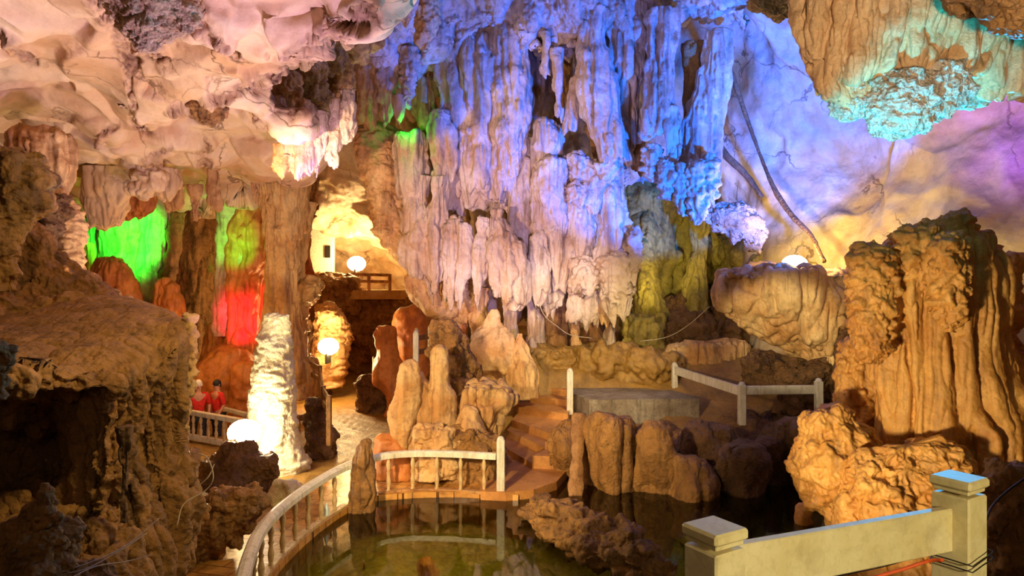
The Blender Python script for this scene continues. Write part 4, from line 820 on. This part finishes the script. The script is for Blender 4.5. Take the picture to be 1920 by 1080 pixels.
# guard rail right of the platform
gr = empty('guard_rail', (5, 14, .7), 'white post and beam guard rail zigzagging right of the concrete platform', 'railing')
def beam(p, q, h, t, nm, parent, mat, bev=.01):
    p = np.array(p, float); q = np.array(q, float); d = q-p; L = np.linalg.norm(d); x = d/L; up = np.array([0, 0, 1.0]); y = np.cross(up, x); y /= np.linalg.norm(y); zz = np.cross(x, y)
    m = Mesh(); m.box((p+q)/2, (L, t, h), np.stack([x, y, zz], 1), bev=bev); return build(m, nm, M[mat], parent, smooth=False)
g1 = at(1265, 727, 15.9); g2 = at(1391, 792, 12.9); g3 = at(1535, 765, 12.9)
for g, h in ((g1, .58), (g2, .76), (g3, .55)):
    post(g[0], g[1], g[2]-.05, h+.02, .135, 'post', gr)
beam(g1+np.array([0, 0, .42]), g2+np.array([0, 0, .6]), .19, .07, 'beam', gr, 'paint')
beam(g2+np.array([0, 0, .62]), g3+np.array([0, 0, .36]), .17, .07, 'beam', gr, 'paint')
# near fence, bottom right
nf = empty('cream_fence', (1.0, 2.1, 1.6), 'cream painted fence with two square capped posts in the bottom right corner', 'fence')
f1 = at(1798, 905, 2.35); f2 = at(1340, 1000, 1.95)
d = f1-f2; ang = math.atan2(d[1], d[0])
R2 = [[math.cos(ang+.15), -math.sin(ang+.15), 0], [math.sin(ang+.15), math.cos(ang+.15), 0], [0, 0, 1]]
for f in (f1, f2):
    m = Mesh(); ztop = f[2]-.035
    m.box((f[0], f[1], (1.55+ztop)/2), (.125, .125, ztop-1.55), R2, bev=.006)
    p_ = build(m, 'post', M['cream_paint'], nf, smooth=False)
    m = Mesh(); m.box((f[0], f[1], ztop+.018), (.115, .115, .016), R2, bev=.003); m.box((f[0], f[1], ztop+.042), (.138, .138, .034), R2, bev=.008)
    build(m, 'post_cap', M['cream_paint'], nf, smooth=False)
zt = np.array([0, 0, -.155])
a_ = f2+zt+.02*np.array([math.cos(ang), math.sin(ang), 0])+np.array([0, 0, .04]); b_ = f1+zt+np.array([0, 0, -.0])
beam(a_, b_, .15, .035, 'beam', nf, 'cream_paint', .004)
m = Mesh(); m.box((1.2, 1.0, 1.45), (3.2, 3.1, .2)); build(m, 'viewing_terrace', M['concrete'], kind='structure', smooth=False)
m = Mesh(); m.tube([at(1630, 1085, 2.3), at(1690, 1068, 2.28), at(1740, 1052, 2.26), at(1768, 1050, 2.22)], .006, 8); build(m, 'orange_cord', M['orange_cord'], None, 'orange cord tied towards the right fence post', 'cord')
for k, zz in enumerate((1035, 1046)):
    m = Mesh(); c = at(1802, zz, 2.33); hw = .068
    m.tube([c+np.array([math.cos(ang+.15)*a*hw-math.sin(ang+.15)*b*hw, math.sin(ang+.15)*a*hw+math.cos(ang+.15)*b*hw, .012*a]) for a, b in ((-1, -1), (0, -1.02), (1, -1), (1.02, 0), (1, 1), (0, 1.02), (-1, 1), (-1.02, 0), (-1, -1))], .0022, 6, sub=3)
    build(m, 'black_wire', M['black_wire'], None, ('upper' if k == 0 else 'lower')+' black wire looped round the right fence post', 'wire')
m = Mesh(); m.tube([at(1752, 1035, 2.3), at(1700, 1050, 2.6), at(1640, 1066, 2.9), at(1560, 1082, 3.1)], .003, 6); build(m, 'black_wire', M['black_wire'], None, 'black wire trailing left from the right fence post', 'wire')
m = Mesh(); m.tube([at(1925, 895, 3.5), at(1890, 920, 3.4), at(1860, 950, 3.3), at(1845, 985, 3.1)], .006, 6); build(m, 'black_wire', M['black_wire'], None, 'black cable sloping in front of the corner rock at right', 'wire')

# log, stump, plank and litter in the pond
m = Mesh(); m.tube([at(985, 958, 9.9), at(1040, 965, 9.4), at(1110, 1000, 8.6), at(1190, 1040, 8.0), at(1250, 1072, 7.7)], [.12, .30, .36, .30, .12], 150, sub=60, ry=.75,
                 lay=[('n', .12, (2,)*3), ('B', .10, (3, 3, 5)), ('b', .06, (6, 5, 14)), ('r', .02, (20,)*3)], seed=9)
build(m, 'fallen_log', M['wood'], None, 'rotten brown log lying half sunk in the pond', 'log')
m = Mesh(); m.tube([at(1150, 1085, 7.9), at(1200, 1075, 7.9), at(1262, 1092, 7.8)], [.14, .16, .10], 70, sub=30, lay=[('B', .06, (4, 4, 4)), ('b', .03, (10,)*3)], seed=12)
build(m, 'fallen_log', M['wood'], None, 'short broken log by the bottom edge in front of the larger one', 'log')
m = Mesh(); m.tube([at(975, 960, 9.7), at(1000, 975, 9.5), at(1030, 1002, 9.2)], [.04, .07, .05], 30, sub=16, lay=[('B', .03, (8,)*3)], seed=2)
build(m, 'broken_branch', M['wood'], None, 'small broken branch at the left end of the fallen log', 'branch')
stand('wooden_stump', [(684, 822, 4), (684, 830, 12), (682, 860, 18), (680, 900, 22), (678, 940, 25), (676, 985, 26)], 10.15, 'dark rotten upright stump between the two lengths of railing', 'stump', 'wood', w=.08, a=.7, rag=0)
m = Mesh(); a = at(1086, 775, 11.5); b = at(1078, 935, 10.9); x = (b-a)/np.linalg.norm(b-a)
y_ = np.cross([1, 0, 0], x); y_ /= np.linalg.norm(y_); X_ = np.cross(x, y_)
V = []
for t in np.linspace(0, 1, 40):
    c = a+(b-a)*t; w_ = .11+.015*math.sin(t*9)+.01*math.sin(t*31); tt = .04
    V.append([c+X_*w_*sx+y_*tt*sy for sx, sy in ((-1, -.6), (-.9, 1), (.9, 1), (1, .5), (1, -1), (-.8, -1))])
V = np.array(V); m.grid(V, True); m.cap(0, 6); m.cap(39*6, 6, True)
build(m, 'leaning_plank', M['plank'], None, 'weathered plank standing upright in the water below the platform', 'plank')
def board(p, q, w, t, lb, mat='plank'):
    p = np.array(p); q = np.array(q); d = q-p; L = np.linalg.norm(d); x = d/L; y = np.cross([0, 0, 1.0], x); y /= np.linalg.norm(y); zz = np.cross(x, y)
    m = Mesh(); m.box((p+q)/2, (L, w, t), np.stack([x, y, zz], 1), bev=.006); return build(m, 'floating_board', M[mat], None, lb, 'board', smooth=False)
board(ground(592, 996, -.1), ground(634, 1015, -.25), .16, .03, 'short board leaning off the walkway edge into the pond')
board(ground(618, 984, -.2), ground(640, 992, -.28), .14, .04, 'small board floating beside the leaning one')
board(ground(1012, 1004, -.3), ground(1048, 992, -.3), .05, .03, 'thin board floating in front of the log')
m = Mesh(); m.tube([ground(684, 1076, -.9), at(682, 1052, 7.9)], [.03, .008], 8); build(m, 'stick', M['plank'], None, 'thin stick poking out of the pond near the bottom edge', 'stick')
m = Mesh(); g = ground(612, 968, 0.02); m.lathe((g[0], g[1], 0.0), [(.001, 0), (.032, .002), (.035, .02), (.035, .12), (.03, .15), (.013, .18), (.013, .21), (.001, .212)], 12)
build(m, 'plastic_bottle', M['bottle'], None, 'clear plastic bottle standing by a baluster on the walkway', 'bottle')
stand('boulder', [(800, 1050, 8), (800, 1054, 16), (800, 1076, 20), (800, 1096, 18)], 8.6, 'round orange stone under water at the bottom of the pond', R_, 'orange', lay=soft(.1))

# balustrade and visitors on the left path
bl = empty('path_balustrade', at(410, 830, 14.2), 'white balustrade along the left path behind the floodlight', 'railing')
bp0 = np.array(at(345, 818, 14.6)); bp1 = np.array(at(470, 836, 13.6)); bz = bp0[2]
beam(bp0+[0, 0, .55], [bp1[0], bp1[1], bz+.50], .10, .12, 'handrail', bl, 'paint'); beam(bp0+[0, 0, .02], [bp1[0], bp1[1], bz-.02], .10, .14, 'plinth', bl, 'paint')
for t in np.linspace(.03, .97, 9):
    p = bp0+(bp1-bp0)*t; baluster_at(p[0], p[1], bl, .85, bz+.02)
bl2 = empty('path_balustrade', at(440, 780, 15.8), 'short farther length of white balustrade beside the visitors', 'railing')
q0 = np.array(at(420, 812, 16.0)); q1 = np.array(at(480, 820, 15.2)); 
beam(q0+[0, 0, .58], [q1[0], q1[1], q0[2]+.54], .09, .11, 'handrail', bl2, 'paint'); beam(q0, [q1[0], q1[1], q0[2]-.04], .08, .12, 'plinth', bl2, 'paint')
for t in (.05, .35, .65, .95):
    p = q0+(q1-q0)*t; baluster_at(p[0], p[1], bl2, .9, q0[2]+.02)

def person(base, H, turn, lb, capmat):
    """standing visitor: one continuous skinned body, clothes as children"""
    root = empty('person', base, lb, 'person'); root.rotation_euler = (0, 0, turn); k = H/1.7
    J = {'pel': (0, 0, .92, .13, .10), 'wst': (0, 0, 1.06, .115, .085), 'chs': (0, .0, 1.28, .145, .10), 'nck': (0, 0, 1.45, .05, .05), 'hd1': (0, -.01, 1.55, .075, .09), 'hd2': (0, -.01, 1.66, .07, .085)}
    E = [('pel', 'wst'), ('wst', 'chs'), ('chs', 'nck'), ('nck', 'hd1'), ('hd1', 'hd2')]
    for s, n_ in ((-1, 'l'), (1, 'r')):
        J['hip'+n_] = (.09*s, 0, .86, .085, .085); J['kn'+n_] = (.10*s, -.03*s, .48, .055, .055); J['an'+n_] = (.10*s, .02*s, .09, .04, .04); J['to'+n_] = (.11*s, -.13, .03, .035, .025)
        J['sh'+n_] = (.17*s, 0, 1.38, .055, .055); J['el'+n_] = (.235*s, .03, 1.12, .04, .04); J['wr'+n_] = (.22*s, -.10, .92, .028, .028); J['pa'+n_] = (.215*s, -.15, .87, .032, .018)
        E += [('pel', 'hip'+n_), ('hip'+n_, 'kn'+n_), ('kn'+n_, 'an'+n_), ('an'+n_, 'to'+n_), ('chs', 'sh'+n_), ('sh'+n_, 'el'+n_), ('el'+n_, 'wr'+n_), ('wr'+n_, 'pa'+n_)]
        for f in range(4):
            J['f%d%s' % (f, n_)] = ((.20+.012*f)*s, -.19, .84-.004*f, .009, .009); J['g%d%s' % (f, n_)] = ((.20+.012*f)*s, -.205+.006*f, .80, .008, .008)
            E += [('pa'+n_, 'f%d%s' % (f, n_)), ('f%d%s' % (f, n_), 'g%d%s' % (f, n_))]
        J['th'+n_] = (.185*s, -.15, .85, .009, .009); E.append(('pa'+n_, 'th'+n_))
    def skin(nm, names, edges, mat, grow=0.0, sub=2, par=root):
        me = bpy.data.meshes.new(nm); idx = {n: i for i, n in enumerate(names)}
        me.from_pydata([tuple(c*k for c in J[n][:3]) for n in names], [(idx[a], idx[b]) for a, b in edges], []); o = bpy.data.objects.new(nm, me); C.objects.link(o)
        sm = o.modifiers.new('skin', 'SKIN'); sm.use_smooth_shade = True
        for i, n in enumerate(names):
            sv = me.skin_vertices[0].data[i]; sv.radius = ((J[n][3]+grow)*k, (J[n][4]+grow)*k); sv.use_root = (i == 0)
        ss = o.modifiers.new('sub', 'SUBSURF'); ss.levels = sub; ss.render_levels = sub
        me.materials.append(mat); o.parent = par; return o
    skin('body', list(J), E, M['skin'])
    tn = ['pel', 'wst', 'chs', 'shl', 'shr', 'ell', 'elr']; skin('shirt', tn, [('pel', 'wst'), ('wst', 'chs'), ('chs', 'shl'), ('chs', 'shr'), ('shl', 'ell'), ('shr', 'elr')], M['red_cloth'], .018)
    ln = ['pel', 'hipl', 'hipr', 'knl', 'knr', 'anl', 'anr']; skin('trousers', ln, [('pel', 'hipl'), ('pel', 'hipr'), ('hipl', 'knl'), ('hipr', 'knr'), ('knl', 'anl'), ('knr', 'anr')], M['dark_cloth'], .02)
    m = Mesh(); th = np.linspace(0, 2*np.pi, 20, endpoint=False); V = []
    for a in np.linspace(.0, 1.9, 10):
        r = math.sin(a)+.02; V.append([(.088*k*r*math.cos(t), .01+.10*k*r*math.sin(t)-.01, 1.62*k+.115*k*math.cos(a)-(.03*k*(a > 1.2)*(math.sin(t) > 0))) for t in th])
    m.grid(np.array(V), True); o = build(m, 'hair' if capmat == 'hair' else 'cap', M[capmat], org=(0, 0, 0)); o.parent = root
    m = Mesh()
    for s in (-1, 1): m.lathe((.03*s*k, -.092*k, 1.605*k), [(.001, -.008), (.007, -.005), (.008, 0), (.007, .005), (.001, .008)], 8)
    o = build(m, 'eyes', M['hair'], org=(0, 0, 0)); o.parent = root
    m = Mesh(); m.tube([(0, -.085*k, 1.61*k), (0, -.108*k, 1.575*k), (0, -.09*k, 1.565*k)], [.008, .013, .008], 8); o = build(m, 'nose', M['skin'], org=(0, 0, 0)); o.parent = root
    m = Mesh(); m.tube([(-.022*k, -.088*k, 1.535*k), (0, -.098*k, 1.533*k), (.022*k, -.088*k, 1.535*k)], .005, 6); o = build(m, 'mouth', M['red_cloth'], org=(0, 0, 0)); o.parent = root
    for s in (-1, 1):
        m = Mesh(); m.tube([(.078*s*k, .0, 1.62*k), (.09*s*k, .005, 1.60*k), (.08*s*k, 0, 1.565*k)], .009, 8); o = build(m, 'ear', M['skin'], org=(0, 0, 0)); o.parent = root
    return root
pz = at(370, 840, 15.4)[2]
person((at(372, 800, 14.9)[0], 14.9, pz), 1.62, .5, 'person in a red top and pale cap standing behind the balustrade, nearer the rock', 'cap')
person((at(407, 800, 15.1)[0], 15.1, pz), 1.60, -.6, 'person in a red top with dark hair beside the one in the pale cap', 'hair')
m = Mesh(); m.box((-6.9, 16.2, pz-.1), (4.2, 4.4, .2)); build(m, 'path_slab', M['path'], kind='structure', smooth=False)

# fences along the middle path
def plank_fence(name, pts, h, lb, rails, mat='plank', pw=.10, postmat=None, cap=False):
    e = empty(name, pts[0], lb, 'fence')
    for p in pts: post(p[0], p[1], p[2]-.1, h+.1, pw, 'post', e, postmat or mat, cap)
    for a, b in zip(pts[:-1], pts[1:]):
        for r in rails: beam(np.array(a)+[0, 0, r*h], np.array(b)+[0, 0, r*h], .12 if name != 'rope_fence' else .03, .04, 'rail', e, mat)
    return e
plank_fence('path_fence', [at(560, 735, 18.5), at(636, 712, 20.5)], .62, 'brown wooden fence below the path floodlight', [.85], 'plank')
plank_fence('path_fence', [at(577, 735, 17.2), at(600, 752, 15.8), at(606, 800, 13.8), at(617, 826, 12.6)], .85, 'dark posts with thin rails edging the wet path', [.9, .6], 'wood', .09)
plank_fence('path_fence', [at(560, 815, 13.3), at(597, 803, 13.7)], .4, 'single pale rail between the white stalagmite and the posts', [.8], 'plank', .06)
plank_fence('stair_fence', [at(780, 677, 14.6), at(812, 668, 16.0)], .62, 'small dark two-rail fence with white capped posts behind the stalagmites', [.8, .3], 'wood', .12, 'paint', True)
plank_fence('stair_fence', [at(781, 662, 17.0), at(806, 656, 17.4)], .60, 'farther white capped posts behind the small dark fence', [.6], 'wood', .10, 'paint', True)
plank_fence('marker_fence', [at(700, 705, 19.0), at(712, 705, 19.4)], .55, 'thin white marker post beside the hooded stalagmite', [.2], 'paint', .05)

# ------------------------------------------------------------------ back chamber
m = Mesh(); ctrl = [[(540, 180, 24), (620, 190, 23), (720, 190, 22), (840, 190, 21)], [(540, 300, 25), (620, 300, 24), (720, 300, 23), (840, 300, 22)], [(540, 400, 27), (620, 400, 26), (720, 400, 25), (840, 400, 24)],
                    [(540, 450, 30), (620, 455, 29.5), (720, 470, 29), (840, 480, 28)], [(540, 560, 31), (620, 560, 31), (720, 560, 30.5), (840, 560, 30)]]
sheet(m, ctrl, 200, 200, [('n', .5, (.5,)*3), ('f', .3, (.7,)*3), ('n', .05, (3,)*3)], seed=31); build(m, 'ceiling_chamber', M['dome'], kind='structure')
m = Mesh(); V = at(545, 545, 26); V2 = at(830, 552, 25.2); m.box(((V[0]+V2[0])/2, 28.2, V[2]-.15), (V2[0]-V[0]+1, 5.6, .35)); build(m, 'balcony_slab', M['back_tan'], kind='structure', smooth=False)
m = Mesh(); ctrl = [[(530, 555, 26), (640, 555, 25.8), (740, 556, 25.6), (860, 560, 25.4)], [(530, 640, 25.6), (640, 640, 26), (740, 640, 25.5), (860, 640, 25)], [(530, 760, 25), (640, 760, 25), (740, 760, 25), (860, 760, 24)]]
sheet(m, ctrl, 100, 160, rocky(.8), seed=33); build(m, 'wall_below_balcony', M['brown'], kind='structure')
m = Mesh(); m.box(((at(605, 480, 28)[0]), 28.0, at(0, 490, 28)[2]), (.9, .5, 2.6)); build(m, 'white_wall', M['wall_paint'], None, 'small limewashed wall in the back chamber', 'wall', smooth=False)
b = bpy.data.objects['white_wall']; m = Mesh(); m.box((at(614, 472, 27.7)[0], 27.72, at(0, 472, 27.7)[2]), (.22, .04, .5)); m_ = build(m, 'shutter', M['window_dark'], b, smooth=False)
plank_fence('balcony_fence', [at(657, 541, 26), at(692, 542, 25.9), at(731, 543, 25.8)], .6, 'pale two-rail fence on the edge of the balcony', [.93, .5], 'plank', .12)
stand('boulder', [(580, 512, 10), (600, 516, 40), (620, 530, 60), (625, 545, 60)], 26.2, 'pile of brown rubble on the left end of the balcony', 'rubble', 'brown', lay=rocky(.4))

# ------------------------------------------------------------------ wires
def wire(pts, r, lb, mat='wire', nm='wire'):
    m = Mesh(); m.tube([at(*p) for p in pts], r, 6, sub=10); build(m, nm, M[mat], None, lb, 'wire')
wire([(1005, 550, 15.3), (1020, 590, 15.5), (1045, 612, 15.8), (1070, 628, 16), (1110, 634, 16.2)], .010, 'pale wire hanging from the curtain down to the mud mound')
wire([(1200, 640, 16.4), (1250, 632, 16), (1290, 610, 15.3), (1330, 575, 14.2)], .010, 'pale wire slung from the mound up to the rock ledge')
wire([(98, 1078, 3.3), (180, 1050, 3.5), (240, 1020, 3.8), (298, 972, 4.2)], .003, 'thin pale root crossing the dark lower left, uppermost')
wire([(60, 1078, 3.3), (150, 1070, 3.4), (220, 1035, 3.7), (275, 1000, 4.1)], .003, 'thin pale root crossing the dark lower left, second')
wire([(130, 1085, 3.3), (180, 1062, 3.5), (240, 1052, 3.8), (285, 1040, 4.0)], .003, 'thin pale root crossing the dark lower left, lowest')
wire([(332, 985, 5.6), (345, 945, 5.7), (385, 920, 5.8), (400, 895, 5.8), (390, 860, 5.9), (372, 850, 6)], .005, 'curved pale wire arching over the floodlit rock')
wire([(366, 915, 5.8), (390, 895, 5.8), (402, 870, 5.9)], .004, 'short pale wire beside the curved one')
# ------------------------------------------------------------------ lamps
def aim(o, tgt):
    d = Vector(tgt)-o.location; o.rotation_euler = d.to_track_quat('-Z', 'Y').to_euler()
def spot(loc, tgt, col, W, deg=60, blend=.4, r=.08, name='spot_light'):
    l = bpy.data.lights.new(name, 'SPOT'); l.energy = W; l.color = col; l.spot_size = math.radians(deg); l.spot_blend = blend; l.shadow_soft_size = r
    o = bpy.data.objects.new(name, l); C.objects.link(o); o.location = [float(x) for x in loc]; aim(o, [float(x) for x in tgt]); return o
def point(loc, col, W, r=.08, name='point_light'):
    l = bpy.data.lights.new(name, 'POINT'); l.energy = W; l.color = col; l.shadow_soft_size = r
    o = bpy.data.objects.new(name, l); C.objects.link(o); o.location = [float(x) for x in loc]; return o
WARM = (1, .60, .25); YEL = (1, .74, .30); WHT = (1, .88, .70); LIL = (.86, .66, 1.0); BLU = (.0, .105, 1.0); CYA = (.0, .50, 1.0)
PINK = (1, .55, .75); GRN = (.01, 1, .03); RED = (1, .0, .09); PUR = (.45, .15, 1.0)

def fixture(name, p, tgt, lb, s=1.0, mat='lamp'):
    """floodlight: housing, bracket and lit bulb glass enlarged to its glare"""
    e = empty(name, p, lb, 'floodlight'); p = np.array(p, float)
    d = np.array(tgt, float)-p; d /= np.linalg.norm(d); y = np.cross([0, 0, 1.0], d); y /= np.linalg.norm(y)+1e-9; z = np.cross(d, y); R = np.stack([d, y, z], 1)
    m = Mesh(); m.box(p-d*.09*s, (.10*s, .20*s, .16*s), R, bev=.015*s); build(m, 'housing', M['iron'], e, smooth=False)
    m = Mesh(); m.box(p-np.array([0, 0, .16*s]), (.03*s, .20*s, .14*s), None); build(m, 'bracket', M['iron'], e, smooth=False)
    m = Mesh(); th = np.linspace(0, 2*np.pi, 20, endpoint=False)
    V = np.array([[p+d*(.10*s*math.cos(a)-.03*s)+(y*math.cos(t)*1.15+z*math.sin(t)*.95)*.125*s*max(math.sin(a), .02) for t in th] for a in np.linspace(0, np.pi*.8, 10)])
    m.grid(V, True); build(m, 'bulb', M[mat], e); return e  # bulb glass sized up to stand in for the lamp's glare
EXP = 0.9
S.view_settings.exposure = EXP
# visible floodlights, with unseen spots and points added beside them
pL = at(458, 812, 11.3); fixture('floodlight', pL, pL+np.array([.3, -.8, .1]), 'blazing floodlight at the foot of the white stalagmite', 1.9, 'lamp_white')
point(pL+np.array([.12, -.25, .12]), (1, .74, .36), 38, .08)
spot(pL+np.array([-.35, -.35, .3]), at(330, 770, 6.2), (1, .74, .30), 600, 34, .6, .06)  # added unseen spot, puts a warm rim on the left shelf
pM = at(615, 650, 19.4); fixture('floodlight', pM, pM+np.array([.1, -1, .0]), 'blazing floodlight on the path below the rough boulder', 2.1, 'lamp')
point(pM+np.array([0, -.3, .12]), (1, .62, .26), 130, .08)
pC = at(668, 494, 27.2); fixture('floodlight', pC, pC+np.array([.1, -1, .1]), 'floodlight glowing in the back chamber above the balcony fence', 2.6, 'lamp')
point(pC+np.array([0, -.35, .2]), (1, .68, .28), 200, .1)
pR = at(1492, 494, 13.9); fixture('floodlight', pR, pR+np.array([.0, -.8, .6]), 'yellow floodlight on the rock ledge at the right', 1.9, 'lamp')
point(pR+np.array([.02, -.05, .22]), (1, .66, .14), 20, .06)
spot(pR+np.array([.0, .05, .3]), at(1430, 395, 16.4), (1, .80, .32), 220, 34, .9, .05)
spot(pR+np.array([.0, -.1, .25]), at(1520, 455, 15.4), (1, .78, .24), 150, 74, .9, .05)
spot(at(1650, 470, 10.8), at(1470, 150, 15.5), BLU, 1700, 46, .7, .12)  # second blue spot, unseen, added to lift the dome wall
point(at(1505, 478, 14.9), (1, .74, .24), 26, .06)  # extra unseen point near the wall, strengthens the ledge lamp's glow
# coloured lamps among the rocks, mixed with unseen spots and fill added to brighten
spot(at(1700, 500, 10.3), at(1300, 90, 16), BLU, 6500, 82, .2, .15)
spot(at(1760, 330, 7.7), at(1700, 190, 6.7), CYA, 500, 96, .5, .1)
spot((2.3, 4.6, 1.9), at(1690, 225, 6.3), CYA, 1300, 26, .5, .1)
spot(at(1080, 250, 13.2)+np.array([0, 0, -2.0]), at(1130, 90, 16), BLU, 260, 120, .6, .15)
spot((-5.0, 7.0, 3.6), at(930, 350, 16.5), (1, .68, .46), 1750, 42, .5, .12)
spot((.8, 6.0, 2.4), at(960, 450, 16.5), (.55, .42, 1.0), 1900, 34, .8, .12)  # unseen lilac spot added to tint the front of the curtain
spot((-1.5, 6.5, 1.8), at(560, 70, 9.5), (.9, .58, 1.0), 480, 110, .7, .2)
spot((-3.2, 8.2, 1.6), at(200, 250, 9), (1, .82, .58), 260, 110, .7, .2)
spot((1.0, 4.6, 1.2), at(1780, 720, 9), (1, .84, .50), 740, 46, .5, .2)
spot((1.4, .9, 3.5), at(1715, 30, 6.2), (1, .86, .70), 650, 30, .3, .12)
spot((2.0, -.6, 3.3), at(1560, 990, 2.2), (1, .84, .46), 150, 50, .4, .1)
spot((-2.6, 4.0, 3.4), at(960, 810, 12), (1, .76, .42), 1700, 50, .7, .15)
spot((1.5, 7.0, 3.2), at(1470, 625, 14), (1, .84, .48), 1150, 20, .6, .12)  # unseen spot added to brighten the ledge
spot((-1.4, 4.6, 4.6), at(150, 640, 6), (1, .74, .30), 130, 90, .6, .2)
spot(at(226, 436, 16.0), at(236, 452, 18.6), GRN, 750, 84, .8, .08); spot(at(440, 510, 16.2), at(434, 430, 17.7), GRN, 110, 70, 1.0, .08); point(at(762, 238, 15.9), GRN, 8, .05)
spot(at(446, 655, 15.6), at(458, 590, 17.6), RED, 420, 46, .9, .08)
point(at(330, 600, 14.8), (1, .50, .14), 40, .1); point(at(450, 640, 14.2), (1, .54, .18), 30, .1)
point(at(590, 345, 10.8), (.34, .08, 1), 16, .08); point(at(660, 300, 11.0), (1, .85, .7), 3, .06)
spot(at(1860, 520, 9.9), at(1915, 200, 10.7), (.18, .04, 1), 900, 84, .8, .1)
spot((-3.0, 9.0, 2.2), at(540, 460, 17), (1, .80, .42), 420, 26, .6, .1)  # added unseen spot, lifts the tall tan column
spot(at(1600, 640, 10.2), at(1780, 400, 12), (1, .68, .24), 170, 64, .7, .15)
spot(at(1265, 570, 15.6), at(1225, 450, 18.5), (1, .84, .30), 190, 80, .7, .1)  # unseen spot put in to raise the olive wall
spot((2.5, 9.5, 4.6), at(1060, 700, 16.5), (1, .82, .46), 900, 50, .8, .2)  # added unseen spot over the mud mound and steps
point((-.7, 8.6, 1.3), (1, .80, .36), 40, .2)  # unseen point added above the pond to show its bed
point((0, -1.5, 4.6), (1, .76, .50), 36, .4)  # general fill, unseen, added behind the camera to lift the darks
